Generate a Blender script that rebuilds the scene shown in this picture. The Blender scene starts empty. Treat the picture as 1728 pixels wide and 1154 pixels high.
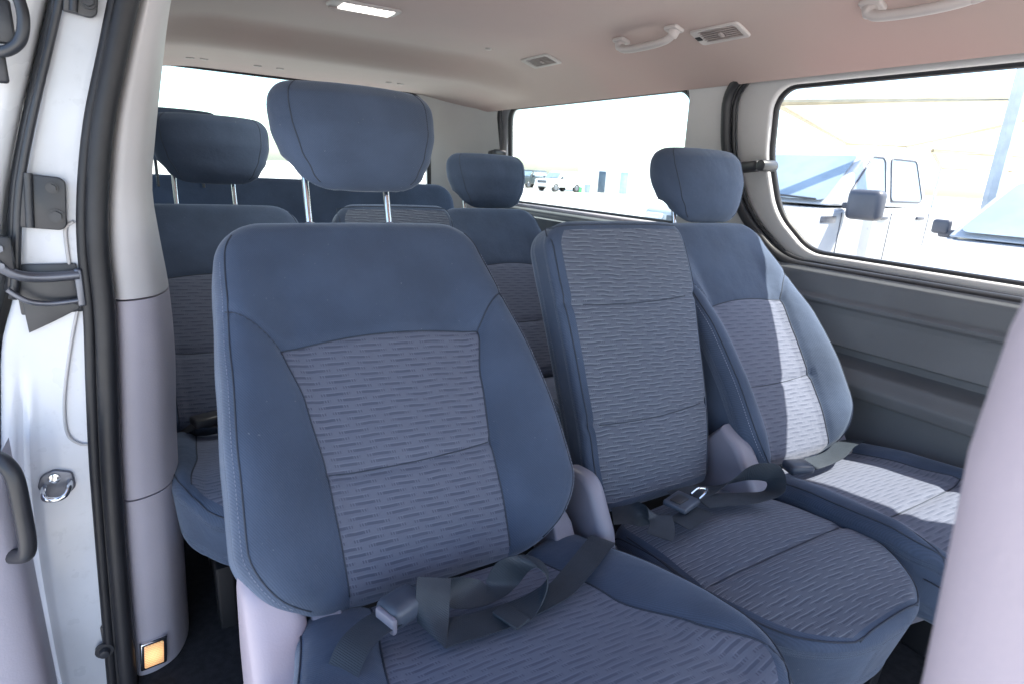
import bpy, bmesh, math, random
from mathutils import Vector, Matrix
random.seed(7)
S = bpy.context.scene
COL = S.collection
R = math.radians
SKY_STRENGTH, SUN_STRENGTH = .54, 15.0

# ------------------------------------------------------------------ materials
def newmat(name):
    m = bpy.data.materials.new(name); m.use_nodes = True
    nt = m.node_tree
    return m, nt, nt.nodes['Principled BSDF']

class NB:
    """small node builder"""
    def __init__(s, nt): s.nt = nt; s.n = nt.nodes; s.l = nt.links
    def node(s, t, **kw):
        n = s.n.new(t)
        for k, v in kw.items(): setattr(n, k, v)
        return n
    def put(s, sock, v):
        if hasattr(v, 'links') or isinstance(v, bpy.types.NodeSocket): s.l.new(v, sock)
        else: sock.default_value = v
    def m(s, op, a, b=None, c=None):
        n = s.node('ShaderNodeMath', operation=op)
        s.put(n.inputs[0], a)
        if b is not None: s.put(n.inputs[1], b)
        if c is not None: s.put(n.inputs[2], c)
        return n.outputs[0]
    def noise(s, vec, scale, detail=2.0, rough=.5):
        n = s.node('ShaderNodeTexNoise')
        n.inputs['Scale'].default_value = scale; n.inputs['Detail'].default_value = detail
        n.inputs['Roughness'].default_value = rough
        if vec is not None: s.l.new(vec, n.inputs['Vector'])
        return n.outputs['Fac']
    def ramp(s, f, a, b):
        n = s.node('ShaderNodeMapRange', interpolation_type='SMOOTHSTEP')
        s.put(n.inputs[0], f); n.inputs[1].default_value = a; n.inputs[2].default_value = b
        return n.outputs[0]
    def mix(s, f, a, b):
        n = s.node('ShaderNodeMix', data_type='RGBA')
        s.put(n.inputs[0], f); s.put(n.inputs[6], a); s.put(n.inputs[7], b)
        return n.outputs[2]
    def bump(s, h, strength, dist=.001, normal=None):
        n = s.node('ShaderNodeBump')
        n.inputs['Strength'].default_value = strength; n.inputs['Distance'].default_value = dist
        s.put(n.inputs['Height'], h)
        if normal is not None: s.l.new(normal, n.inputs['Normal'])
        return n.outputs[0]

def c4(c): return (c[0], c[1], c[2], 1)

def plain(name, col, rough=.5, var=.08, scale=6, metal=0, bump=0, bscale=300, spec=.5, coat=0):
    m, nt, b = newmat(name); k = NB(nt)
    tc = k.node('ShaderNodeTexCoord')
    f = k.noise(tc.outputs['Object'], scale, 4)
    lo = tuple(x * (1 - var) for x in col); hi = tuple(min(1, x * (1 + var)) for x in col)
    base_ = k.mix(k.ramp(f, .3, .7), c4(lo), c4(hi))
    sc = k.ramp(k.noise(tc.outputs['Object'], scale * 9, 6, .7), .56, .74)
    base_ = k.mix(k.m('MULTIPLY', sc, min(.35, var * 2.2)), base_, c4([x * .7 for x in col]))
    nt.links.new(base_, b.inputs['Base Color'])
    f2 = k.noise(tc.outputs['Object'], scale * 5, 3)
    nt.links.new(k.m('MULTIPLY_ADD', f2, .16, rough - .08), b.inputs['Roughness'])
    b.inputs['Metallic'].default_value = metal
    b.inputs['Specular IOR Level'].default_value = spec
    if coat: b.inputs['Coat Weight'].default_value = coat; b.inputs['Coat Roughness'].default_value = .08
    if bump:
        nt.links.new(k.bump(k.noise(tc.outputs['Object'], bscale, 2), bump, .0006), b.inputs['Normal'])
    return m

def fabric_plain(name, col):
    m, nt, b = newmat(name); k = NB(nt)
    uv = k.node('ShaderNodeUVMap').outputs[0]
    sp = k.node('ShaderNodeSeparateXYZ'); nt.links.new(uv, sp.inputs[0])
    u, v = sp.outputs[0], sp.outputs[1]
    # diagonal twill rib, about 3 mm
    d = k.m('ADD', k.m('MULTIPLY', u, 1.0), k.m('MULTIPLY', v, .62))
    rib = k.m('SINE', k.m('MULTIPLY', d, 6.2832 / .0034))
    d2 = k.m('SUBTRACT', k.m('MULTIPLY', u, .6), k.m('MULTIPLY', v, 1.0))
    rib2 = k.m('SINE', k.m('MULTIPLY', d2, 6.2832 / .0027))
    tw = k.m('MULTIPLY_ADD', k.m('MULTIPLY', rib, rib2), .3, rib)
    n1 = k.noise(uv, 7, 4); n2 = k.noise(uv, 420, 2)
    f = k.m('ADD', k.m('MULTIPLY', k.ramp(n1, .3, .7), .5), k.m('MULTIPLY_ADD', tw, .17, k.m('MULTIPLY', n2, .45)))
    lo = tuple(x * .72 for x in col); hi = tuple(x * 1.30 for x in col)
    lint = k.ramp(k.noise(uv, 160, 1), .76, .80)
    cc = k.mix(f, c4(lo), c4(hi))
    cc = k.mix(k.m('MULTIPLY', k.ramp(k.noise(uv, 3.2, 5, .6), .48, .72), .22), cc, (col[0] * 1.5, col[1] * 1.35, col[2] * 1.2, 1))
    nt.links.new(k.mix(k.m('MULTIPLY', lint, .35), cc, (.25, .27, .3, 1)), b.inputs['Base Color'])
    b.inputs['Roughness'].default_value = .85
    b.inputs['Specular IOR Level'].default_value = .25
    b.inputs['Sheen Weight'].default_value = .35
    b.inputs['Sheen Roughness'].default_value = .45
    b.inputs['Sheen Tint'].default_value = (.75, .85, 1, 1)
    h = k.m('ADD', k.m('MULTIPLY', tw, .5), k.m('MULTIPLY', n2, .6))
    nb = k.bump(h, .35, .0006)
    nb = k.bump(k.noise(uv, 9, 4, .55), .38, .012, nb)
    nt.links.new(nb, b.inputs['Normal'])
    return m

def fabric_pattern(name, base, dark, light, pitch=.0105, length=.085, relief=.5, wa=.01, wb=.004):
    """grey seat cloth with rows of short woven dashes that drift like ripples"""
    m, nt, b = newmat(name); k = NB(nt)
    uv = k.node('ShaderNodeUVMap').outputs[0]
    sp = k.node('ShaderNodeSeparateXYZ'); nt.links.new(uv, sp.inputs[0])
    u, v = sp.outputs[0], sp.outputs[1]
    warpn = k.noise(uv, 9, 2)
    mp = k.node('ShaderNodeMapping'); mp.inputs['Scale'].default_value = (1, .25, 1); nt.links.new(uv, mp.inputs[0])
    w2 = k.noise(mp.outputs[0], 30, 2)
    vv = k.m('ADD', v, k.m('ADD', k.m('MULTIPLY', k.m('SUBTRACT', warpn, .5), wa), k.m('MULTIPLY', k.m('SUBTRACT', w2, .5), wb)))
    vv = k.m('ADD', vv, k.m('MULTIPLY', u, .06))
    rv = k.m('DIVIDE', vv, pitch)
    row = k.m('FLOOR', rv); fr = k.m('SUBTRACT', rv, row)
    wn = k.node('ShaderNodeTexWhiteNoise', noise_dimensions='1D'); k.put(wn.inputs['W'], row)
    off = k.m('ADD', k.m('MULTIPLY', row, .37), k.m('MULTIPLY', wn.outputs[0], .35))
    xs = k.m('ADD', k.m('DIVIDE', u, length), off)
    xi = k.m('FLOOR', xs); fx = k.m('SUBTRACT', xs, xi)
    # dash body, solid in the middle and breaking into stitches at both ends
    cen = k.m('ABSOLUTE', k.m('SUBTRACT', fx, .5))
    solid = k.m('SUBTRACT', 1.0, k.ramp(cen, .2, .26))
    ends = k.m('SUBTRACT', 1.0, k.ramp(cen, .39, .43))
    sl = k.m('ADD', k.m('DIVIDE', u, .0042), k.m('MULTIPLY', fr, .55))
    st = k.m('SUBTRACT', sl, k.m('FLOOR', sl))
    stitch = k.ramp(k.m('ABSOLUTE', k.m('SUBTRACT', st, .5)), .2, .3)
    bodym = k.m('MAXIMUM', solid, k.m('MULTIPLY', ends, stitch))
    ln = k.m('SUBTRACT', 1.0, k.ramp(k.m('ABSOLUTE', k.m('SUBTRACT', fr, .5)), .17, .25))
    dash = k.m('MULTIPLY', bodym, ln)
    # raised ridge with painted highlight along the upper edge of every dash
    ed = k.m('SUBTRACT', 1.0, k.ramp(k.m('ABSOLUTE', k.m('SUBTRACT', fr, .82)), .05, .12))
    hl = k.m('MULTIPLY', ed, k.m('SUBTRACT', 1.0, k.ramp(cen, .25, .44)))
    n2 = k.noise(uv, 520, 2)
    n3 = k.noise(uv, 8, 3)
    c = k.mix(k.m('MULTIPLY_ADD', n2, .55, k.m('MULTIPLY', n3, .45)), c4([x * .8 for x in base]), c4([x * 1.2 for x in base]))
    c = k.mix(k.m('MULTIPLY', dash, k.m('MULTIPLY_ADD', n3, .7, .45)), c, c4(dark))
    c = k.mix(k.m('MULTIPLY', hl, .6), c, c4(light))
    nt.links.new(c, b.inputs['Base Color'])
    b.inputs['Roughness'].default_value = .8
    b.inputs['Specular IOR Level'].default_value = .3
    b.inputs['Sheen Weight'].default_value = .3
    b.inputs['Sheen Tint'].default_value = (.8, .85, 1, 1)
    h = k.m('ADD', k.m('MULTIPLY', hl, .7), k.m('SUBTRACT', k.m('MULTIPLY', n2, .25), k.m('MULTIPLY', dash, .8)))
    nb = k.bump(h, relief, .0016)
    nb = k.bump(k.noise(uv, 10, 4, .55), .35, .010, nb)
    nt.links.new(nb, b.inputs['Normal'])
    return m

M = {}
M['fabric'] = fabric_plain('navy_grey_cloth', (.049, .070, .116))
M['pattern'] = fabric_pattern('rippled_cloth', (.102, .116, .163), (.054, .065, .102), (.14, .158, .215), .0108, .06, .16, .007, .003)
M['ripple'] = fabric_pattern('ridged_cloth', (.090, .106, .145), (.046, .058, .088), (.23, .265, .31), .0088, .07, .48, .012, .005)
M['seam'] = plain('seam_thread', (.03, .04, .062), .8, .1, 40)
M['stitch'] = plain('pale_stitch', (.22, .25, .33), .8, .1, 40)
M['trim'] = plain('pale_grey_trim', (.46, .45, .45), .55, .06, 3, bump=.5, bscale=320)
M['lilac'] = plain('lilac_grey_plastic', (.42, .395, .45), .5, .07, 3, bump=.5, bscale=320)
M['darktrim'] = plain('mid_grey_trim', (.120, .129, .143), .6, .09, 4, bump=.6, bscale=300)
M['seatplastic'] = plain('seat_plastic', (.21, .21, .265), .45, .06, 5, bump=.2, bscale=500)
M['rubber'] = plain('black_rubber', (.014, .0145, .018), .5, .15, 12)
M['pinktrim'] = plain('pinkish_grey_plastic', (.40, .345, .40), .5, .06, 3, bump=.4, bscale=320)
M['paletrim'] = plain('cream_grey_plastic', (.54, .525, .535), .5, .06, 3, bump=.4, bscale=320)
M['black'] = plain('black_plastic', (.03, .031, .036), .4, .15, 12)
M['bracket'] = plain('black_painted_steel', (.024, .027, .034), .38, .15, 12, spec=.6)
M['chrome'] = plain('chrome_steel', (.78, .79, .8), .14, .02, 10, metal=1)
M['steel'] = plain('grey_steel', (.16, .17, .20), .38, .12, 14, metal=.8)
M['paint'] = plain('white_paint', (.66, .68, .71), .28, .04, 1.5, coat=.3)
M['jamb'] = plain('aged_white_paint', (.56, .58, .62), .3, .14, 3.5, coat=.4)
M['webbing'] = plain('grey_webbing', (.026, .036, .050), .55, .12, 20, bump=.5, bscale=900)
def webbing_mat():
    m = M['webbing']; nt = m.node_tree; b = nt.nodes['Principled BSDF']; k = NB(nt)
    tc = k.node('ShaderNodeTexCoord').outputs['Object']; sp = k.node('ShaderNodeSeparateXYZ'); nt.links.new(tc, sp.inputs[0])
    r = k.m('SINE', k.m('MULTIPLY', k.m('ADD', k.m('ADD', sp.outputs[0], k.m('MULTIPLY', sp.outputs[1], .5)), k.m('MULTIPLY', sp.outputs[2], .7)), 6.2832 / .0036))
    nt.links.new(k.bump(k.m('ADD', k.m('MULTIPLY', r, .5), k.noise(tc, 700, 2)), .5, .0006), b.inputs['Normal'])
webbing_mat()
M['buckle'] = plain('slate_buckle', (.06, .075, .105), .36, .12, 20)
M['carpet'] = plain('dark_carpet', (.012, .012, .015), .95, .4, 60, bump=1, bscale=500)
M['darkleg'] = plain('dark_leg_plastic', (.014, .014, .017), .6, .1, 8)
M['void'] = plain('dark_gap', (.012, .013, .016), .8, .2, 20)
M['concrete'] = plain('pale_concrete', (.62, .60, .57), .9, .08, .6, bump=.3, bscale=60)
M['building'] = plain('white_render', (.80, .79, .77), .85, .03, .8)
M['canvas'] = plain('cream_canvas', (.74, .67, .54), .9, .05, 1)
M['frame'] = plain('yellowed_steel', (.48, .43, .31), .6, .12, 4)
M['carglass'] = plain('sky_toned_glass', (.25, .32, .38), .12, .12, 2, spec=.6)  # pale sky reflection put into the opaque glass colour
M['cargrey'] = plain('grey_car_plastic', (.065, .07, .09), .45, .1, 5)
M['tyre'] = plain('tyre_rubber', (.03, .03, .032), .8, .15, 20)
M['lampglass'] = plain('pale_lamp_glass', (.60, .63, .66), .2, .04, 5)
M['carpaint'] = plain('bright_car_paint', (.43, .45, .48), .3, .04, 1.5, coat=.3)
M['green'] = plain('green_plastic', (.06, .32, .14), .5, .08, 5)
M['greybin'] = plain('grey_blue_plastic', (.35, .42, .48), .5, .08, 5)
M['door'] = plain('dark_door', (.06, .09, .13), .5, .1, 5)
M['bluedoor'] = plain('pale_blue_door', (.33, .42, .47), .5, .1, 5)
M['galv'] = plain('galvanised_steel', (.50, .54, .58), .55, .10, 8, metal=.2)
M['darkcar'] = plain('dark_car_paint', (.04, .05, .055), .3, .1, 4, coat=.4)
M['vent'] = plain('vent_grey', (.30, .26, .25), .5, .06, 6)

def headliner_mat():
    m, nt, b = newmat('headliner_cloth'); k = NB(nt)
    tc = k.node('ShaderNodeTexCoord').outputs['Object']
    f = k.ramp(k.noise(tc, 1.3, 3, .5), .35, .65)
    n2 = k.noise(tc, 700, 2)
    c = k.mix(f, (.37, .285, .258, 1), (.41, .272, .25, 1))  # pink cast of bounced light put into the cloth colour as soft blotches
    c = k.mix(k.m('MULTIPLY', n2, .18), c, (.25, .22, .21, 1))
    nt.links.new(c, b.inputs['Base Color']); b.inputs['Roughness'].default_value = .95
    b.inputs['Sheen Weight'].default_value = .2
    nb = k.bump(n2, .3, .0006); nb = k.bump(k.noise(tc, 5, 3), .15, .01, nb)
    nt.links.new(nb, b.inputs['Normal'])
    return m
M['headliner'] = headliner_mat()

def glass_mat(name, tint, refl):
    m, nt, b = newmat(name); nt.nodes.remove(b); k = NB(nt)
    tr = k.node('ShaderNodeBsdfTransparent'); tr.inputs[0].default_value = c4(tint)
    gl = k.node('ShaderNodeBsdfGlossy'); gl.inputs['Roughness'].default_value = .02
    fr = k.node('ShaderNodeFresnel'); fr.inputs[0].default_value = 1.35
    mx = k.node('ShaderNodeMixShader')
    nt.links.new(k.m('MULTIPLY', fr.outputs[0], refl), mx.inputs[0])
    nt.links.new(tr.outputs[0], mx.inputs[1]); nt.links.new(gl.outputs[0], mx.inputs[2])
    nt.links.new(mx.outputs[0], nt.nodes['Material Output'].inputs[0])
    return m
M['glass'] = glass_mat('window_glass', (.95, .97, .97), .5)
M['rearglass'] = glass_mat('green_window_glass', (.86, .95, .92), .5)

def lamp_mat(name, col, strength, scale, hotr):
    m, nt, b = newmat(name); k = NB(nt)
    tc = k.node('ShaderNodeTexCoord').outputs['Object']
    sp = k.node('ShaderNodeSeparateXYZ'); nt.links.new(tc, sp.inputs[0])
    w = k.m('SINE', k.m('MULTIPLY', sp.outputs[0], scale)); w2 = k.m('SINE', k.m('MULTIPLY', sp.outputs[2], scale))
    ln = k.node('ShaderNodeVectorMath', operation='LENGTH'); nt.links.new(tc, ln.inputs[0])
    hot = k.m('MULTIPLY_ADD', k.m('SUBTRACT', 1.0, k.ramp(ln.outputs['Value'], .0, hotr)), 1.1, .42)
    f = k.m('MULTIPLY', hot, k.m('MULTIPLY_ADD', k.m('MULTIPLY', w, w2), .45, .6))
    b.inputs['Base Color'].default_value = c4(col)
    b.inputs['Emission Color'].default_value = c4(col)
    nt.links.new(k.m('MULTIPLY', f, strength), b.inputs['Emission Strength'])
    b.inputs['Roughness'].default_value = .2
    nt.links.new(k.bump(f, .6, .002), b.inputs['Normal'])
    return m
M['steplamp'] = lamp_mat('lit_amber_lens', (1, .56, .24), 1.5, 1050, .03)
M['domelens'] = lamp_mat('lit_white_lens', (1, .97, .93), 1.8, 300, .2)

# ------------------------------------------------------------------ object helpers
def link(name, me, mat, parent=None, loc=None, rot=None):
    o = bpy.data.objects.new(name, me); COL.objects.link(o)
    if mat is not None:
        for mm in (mat if isinstance(mat, (list, tuple)) else [mat]): me.materials.append(mm)
    if parent: o.parent = parent
    if loc: o.location = loc
    if rot: o.rotation_euler = rot
    return o

def tag(o, label=None, cat=None, group=None, kind=None):
    if label: o['label'] = label
    if cat: o['category'] = cat
    if group: o['group'] = group
    if kind: o['kind'] = kind
    return o

def empty(name, loc=(0, 0, 0), rz=0, **kw):
    o = bpy.data.objects.new(name, None); COL.objects.link(o)
    o.location = loc; o.rotation_euler = (0, 0, rz); o.empty_display_size = .1
    return tag(o, **kw)

def smooth(me, ang=40):
    for p in me.polygons: p.use_smooth = True
    try: me.set_sharp_from_angle(angle=R(ang))
    except Exception: pass
    return me

def mesh(name, verts, faces, uvs=None, ang=180):
    me = bpy.data.meshes.new(name)
    me.from_pydata([tuple(v) for v in verts], [], faces)
    if uvs is not None:
        lay = me.uv_layers.new(name='UVMap')
        for lp in me.loops: lay.data[lp.index].uv = uvs[lp.vertex_index]
    me.update()
    return smooth(me, ang)

class MB:
    """collects shapes into one mesh"""
    def __init__(s): s.bm = bmesh.new()
    def box(s, c, d, bev=.003, rot=None, seg=2, taper=None):
        r = bmesh.ops.create_cube(s.bm, size=1)
        vs = r['verts']
        for v in vs:
            k = 1
            if taper and v.co.z > 0: k = taper
            v.co = Vector((v.co.x * d[0] * k, v.co.y * d[1] * k, v.co.z * d[2]))
        if bev:
            es = list({e for v in vs for e in v.link_edges})
            r2 = bmesh.ops.bevel(s.bm, geom=es, offset=min(bev, min(d) * .45), segments=seg, profile=.5, affect='EDGES')
            vs = list({v for v in r2['verts']} | {v for v in vs if v.is_valid})
        mat = Matrix.Translation(Vector(c))
        if rot: mat = mat @ rot.to_4x4()
        bmesh.ops.transform(s.bm, matrix=mat, verts=[v for v in vs if v.is_valid])
        return s
    def prism(s, prof, axis, a0, a1, bev=.004, seg=3):
        """profile polygon extruded along axis (0=x: prof is (y,z); 1=y: (x,z); 2=z: (x,y))"""
        def pt(p, a):
            q = [p[0], p[1]]; q.insert(axis, a); return Vector(q)
        v0 = [s.bm.verts.new(pt(p, a0)) for p in prof]; v1 = [s.bm.verts.new(pt(p, a1)) for p in prof]
        n = len(prof)
        fs = [s.bm.faces.new(v0[::-1]), s.bm.faces.new(v1)]
        for i in range(n): fs.append(s.bm.faces.new((v0[i], v0[(i + 1) % n], v1[(i + 1) % n], v1[i])))
        bmesh.ops.recalc_face_normals(s.bm, faces=fs)
        if bev:
            es = list({e for f in fs[:2] for e in f.edges})
            bmesh.ops.bevel(s.bm, geom=es, offset=bev, segments=seg, profile=.5, affect='EDGES')
        return s
    def cyl(s, p0, p1, r, seg=20, r1=None, bev=0):
        p0 = Vector(p0); p1 = Vector(p1); d = p1 - p0
        q = d.to_track_quat('Z', 'Y').to_matrix().to_4x4()
        rr = bmesh.ops.create_cone(s.bm, cap_ends=True, segments=seg, radius1=r, radius2=r if r1 is None else r1, depth=d.length)
        bmesh.ops.transform(s.bm, matrix=Matrix.Translation((p0 + p1) / 2) @ q, verts=rr['verts'])
        if bev:
            es = list({e for v in rr['verts'] for e in v.link_edges if len(e.link_faces) == 2 and e.calc_face_angle(0) > 1})
            bmesh.ops.bevel(s.bm, geom=es, offset=bev, segments=2, profile=.5, affect='EDGES')
        return s
    def ball(s, c, r, sc=(1, 1, 1), seg=20):
        rr = bmesh.ops.create_uvsphere(s.bm, u_segments=seg, v_segments=seg // 2, radius=r)
        bmesh.ops.transform(s.bm, matrix=Matrix.Translation(Vector(c)) @ Matrix.Diagonal((*sc, 1)), verts=rr['verts'])
        return s
    def tube(s, pts, r, seg=10, closed=False, flat=None):
        """round tube along a polyline; r may be a list"""
        pts = [Vector(p) for p in pts]; n = len(pts)
        up = None; rings = []
        for i, p in enumerate(pts):
            if closed: t = pts[(i + 1) % n] - pts[i - 1]
            else: t = pts[min(i + 1, n - 1)] - pts[max(i - 1, 0)]
            if t.length < 1e-9: t = Vector((0, 0, 1))
            t.normalize()
            if up is None:
                up = t.orthogonal().normalized()
            up = (up - t * up.dot(t))
            if up.length < 1e-6: up = t.orthogonal()
            up.normalize(); sd = t.cross(up)
            ri = r[i] if isinstance(r, (list, tuple)) else r
            rings.append([s.bm.verts.new(p + (up * math.cos(a) + sd * math.sin(a)) * ri) for a in [2 * math.pi * j / seg for j in range(seg)]])
        m = n if closed else n - 1
        for i in range(m):
            A, B = rings[i], rings[(i + 1) % n]
            off = 0
            if closed and i == n - 1:
                off = min(range(seg), key=lambda o: (B[o].co - A[0].co).length)
            for j in range(seg):
                s.bm.faces.new((A[j], A[(j + 1) % seg], B[(j + 1 + off) % seg], B[(j + off) % seg]))
        if not closed:
            s.bm.faces.new(rings[0][::-1]); s.bm.faces.new(rings[-1])
        return s
    def grid(s, P):
        """P[i][j] points"""
        V = [[s.bm.verts.new(Vector(p)) for p in row] for row in P]
        for i in range(len(V) - 1):
            for j in range(len(V[0]) - 1):
                s.bm.faces.new((V[i][j], V[i][j + 1], V[i + 1][j + 1], V[i + 1][j]))
        return s
    def build(s, name, mat, parent=None, ang=40, loc=None, rot=None, uvxy=None):
        me = bpy.data.meshes.new(name); s.bm.to_mesh(me); s.bm.free()
        smooth(me, ang)
        return link(name, me, mat, parent, loc, rot)

def catmull(pts, k=8, closed=False):
    pts = [Vector(p) for p in pts]; n = len(pts); out = []
    for i in range(n if closed else n - 1):
        g = (lambda j: pts[j % n]) if closed else (lambda j: pts[max(0, min(n - 1, j))])
        p0, p1, p2, p3 = g(i - 1), g(i), g(i + 1), g(i + 2)
        for q in range(k):
            t = q / k
            out.append(.5 * ((2 * p1) + (-p0 + p2) * t + (2 * p0 - 5 * p1 + 4 * p2 - p3) * t * t + (-p0 + 3 * p1 - 3 * p2 + p3) * t ** 3))
    if not closed: out.append(pts[-1])
    return out

def roundpoly(pts, seg=8):
    """pts: (a, b, radius) -> rounded closed polygon"""
    out = []; n = len(pts)
    for i in range(n):
        p = Vector(pts[i][:2]); r = pts[i][2]
        a = Vector(pts[i - 1][:2]) - p; b = Vector(pts[(i + 1) % n][:2]) - p
        if r <= 0: out.append((p.x, p.y)); continue
        la, lb = a.length, b.length; a /= la; b /= lb
        half = a.angle(b) / 2
        t = min(r / math.tan(half), la * .49, lb * .49); r = t * math.tan(half)
        c = p + (a + b).normalized() * (r / math.sin(half))
        s0 = p + a * t - c; s1 = p + b * t - c
        a0 = math.atan2(s0.y, s0.x); a1 = math.atan2(s1.y, s1.x)
        d = (a1 - a0 + math.pi) % (2 * math.pi) - math.pi
        for q in range(seg + 1):
            th = a0 + d * q / seg
            out.append((c.x + r * math.cos(th), c.y + r * math.sin(th)))
    return out

def panel(name, outline, holes, th, bev, mapf, mat, parent, ang=35):
    """flat sheet with holes and rounded edges; mapf(a, b, depth) -> world"""
    cu = bpy.data.curves.new('tmp', 'CURVE'); cu.dimensions = '2D'; cu.fill_mode = 'BOTH'
    cu.extrude = th / 2 - bev; cu.bevel_depth = bev; cu.bevel_resolution = 3; cu.offset = -bev
    for poly in [outline] + holes:
        sp = cu.splines.new('POLY'); sp.points.add(len(poly) - 1)
        for q, p in enumerate(poly): sp.points[q].co = (p[0], p[1], 0, 1)
        sp.use_cyclic_u = True
    o = bpy.data.objects.new('tmp', cu); COL.objects.link(o)
    dg = bpy.context.evaluated_depsgraph_get(); dg.update()
    me = bpy.data.meshes.new_from_object(o.evaluated_get(dg))
    bpy.data.objects.remove(o); bpy.data.curves.remove(cu)
    for v in me.vertices: v.co = Vector(mapf(v.co.x, v.co.y, v.co.z))
    bm = bmesh.new(); bm.from_mesh(me)
    bmesh.ops.remove_doubles(bm, verts=bm.verts, dist=1e-5)
    bmesh.ops.recalc_face_normals(bm, faces=bm.faces); bm.to_mesh(me); bm.free()
    me.materials.clear(); me.name = name
    smooth(me, ang)
    return link(name, me, mat, parent)

# ------------------------------------------------------------------ upholstered pads
def lerp(a, b, t): return a + (b - a) * t
def table(tab):
    def f(y):
        if y <= tab[0][0]: return tab[0][1]
        for (a, va), (b, vb) in zip(tab, tab[1:]):
            if y <= b:
                t = (y - a) / (b - a); t = t * t * (3 - 2 * t) * .5 + t * .5
                return va + (vb - va) * t
        return tab[-1][1]
    return f

FALL = table([(0, .6), (.14, .9), (.32, 1), (.52, .86), (.72, .45), (.88, .1), (1, 0)])

def tableC(tab):
    """smooth curve through the points (Catmull-Rom on uneven steps)"""
    n = len(tab)
    def slope(i):
        if i == 0: return (tab[1][1] - tab[0][1]) / (tab[1][0] - tab[0][0])
        if i == n - 1: return (tab[-1][1] - tab[-2][1]) / (tab[-1][0] - tab[-2][0])
        return (tab[i + 1][1] - tab[i - 1][1]) / (tab[i + 1][0] - tab[i - 1][0])
    def f(y):
        if y <= tab[0][0]: return tab[0][1]
        if y >= tab[-1][0]: return tab[-1][1]
        for i in range(n - 1):
            if y <= tab[i + 1][0]:
                h = tab[i + 1][0] - tab[i][0]; t = (y - tab[i][0]) / h
                return ((2 * t ** 3 - 3 * t * t + 1) * tab[i][1] + (t ** 3 - 2 * t * t + t) * h * slope(i)
                        + (3 * t * t - 2 * t ** 3) * tab[i + 1][1] + (t ** 3 - t * t) * h * slope(i + 1))
    return f

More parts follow.
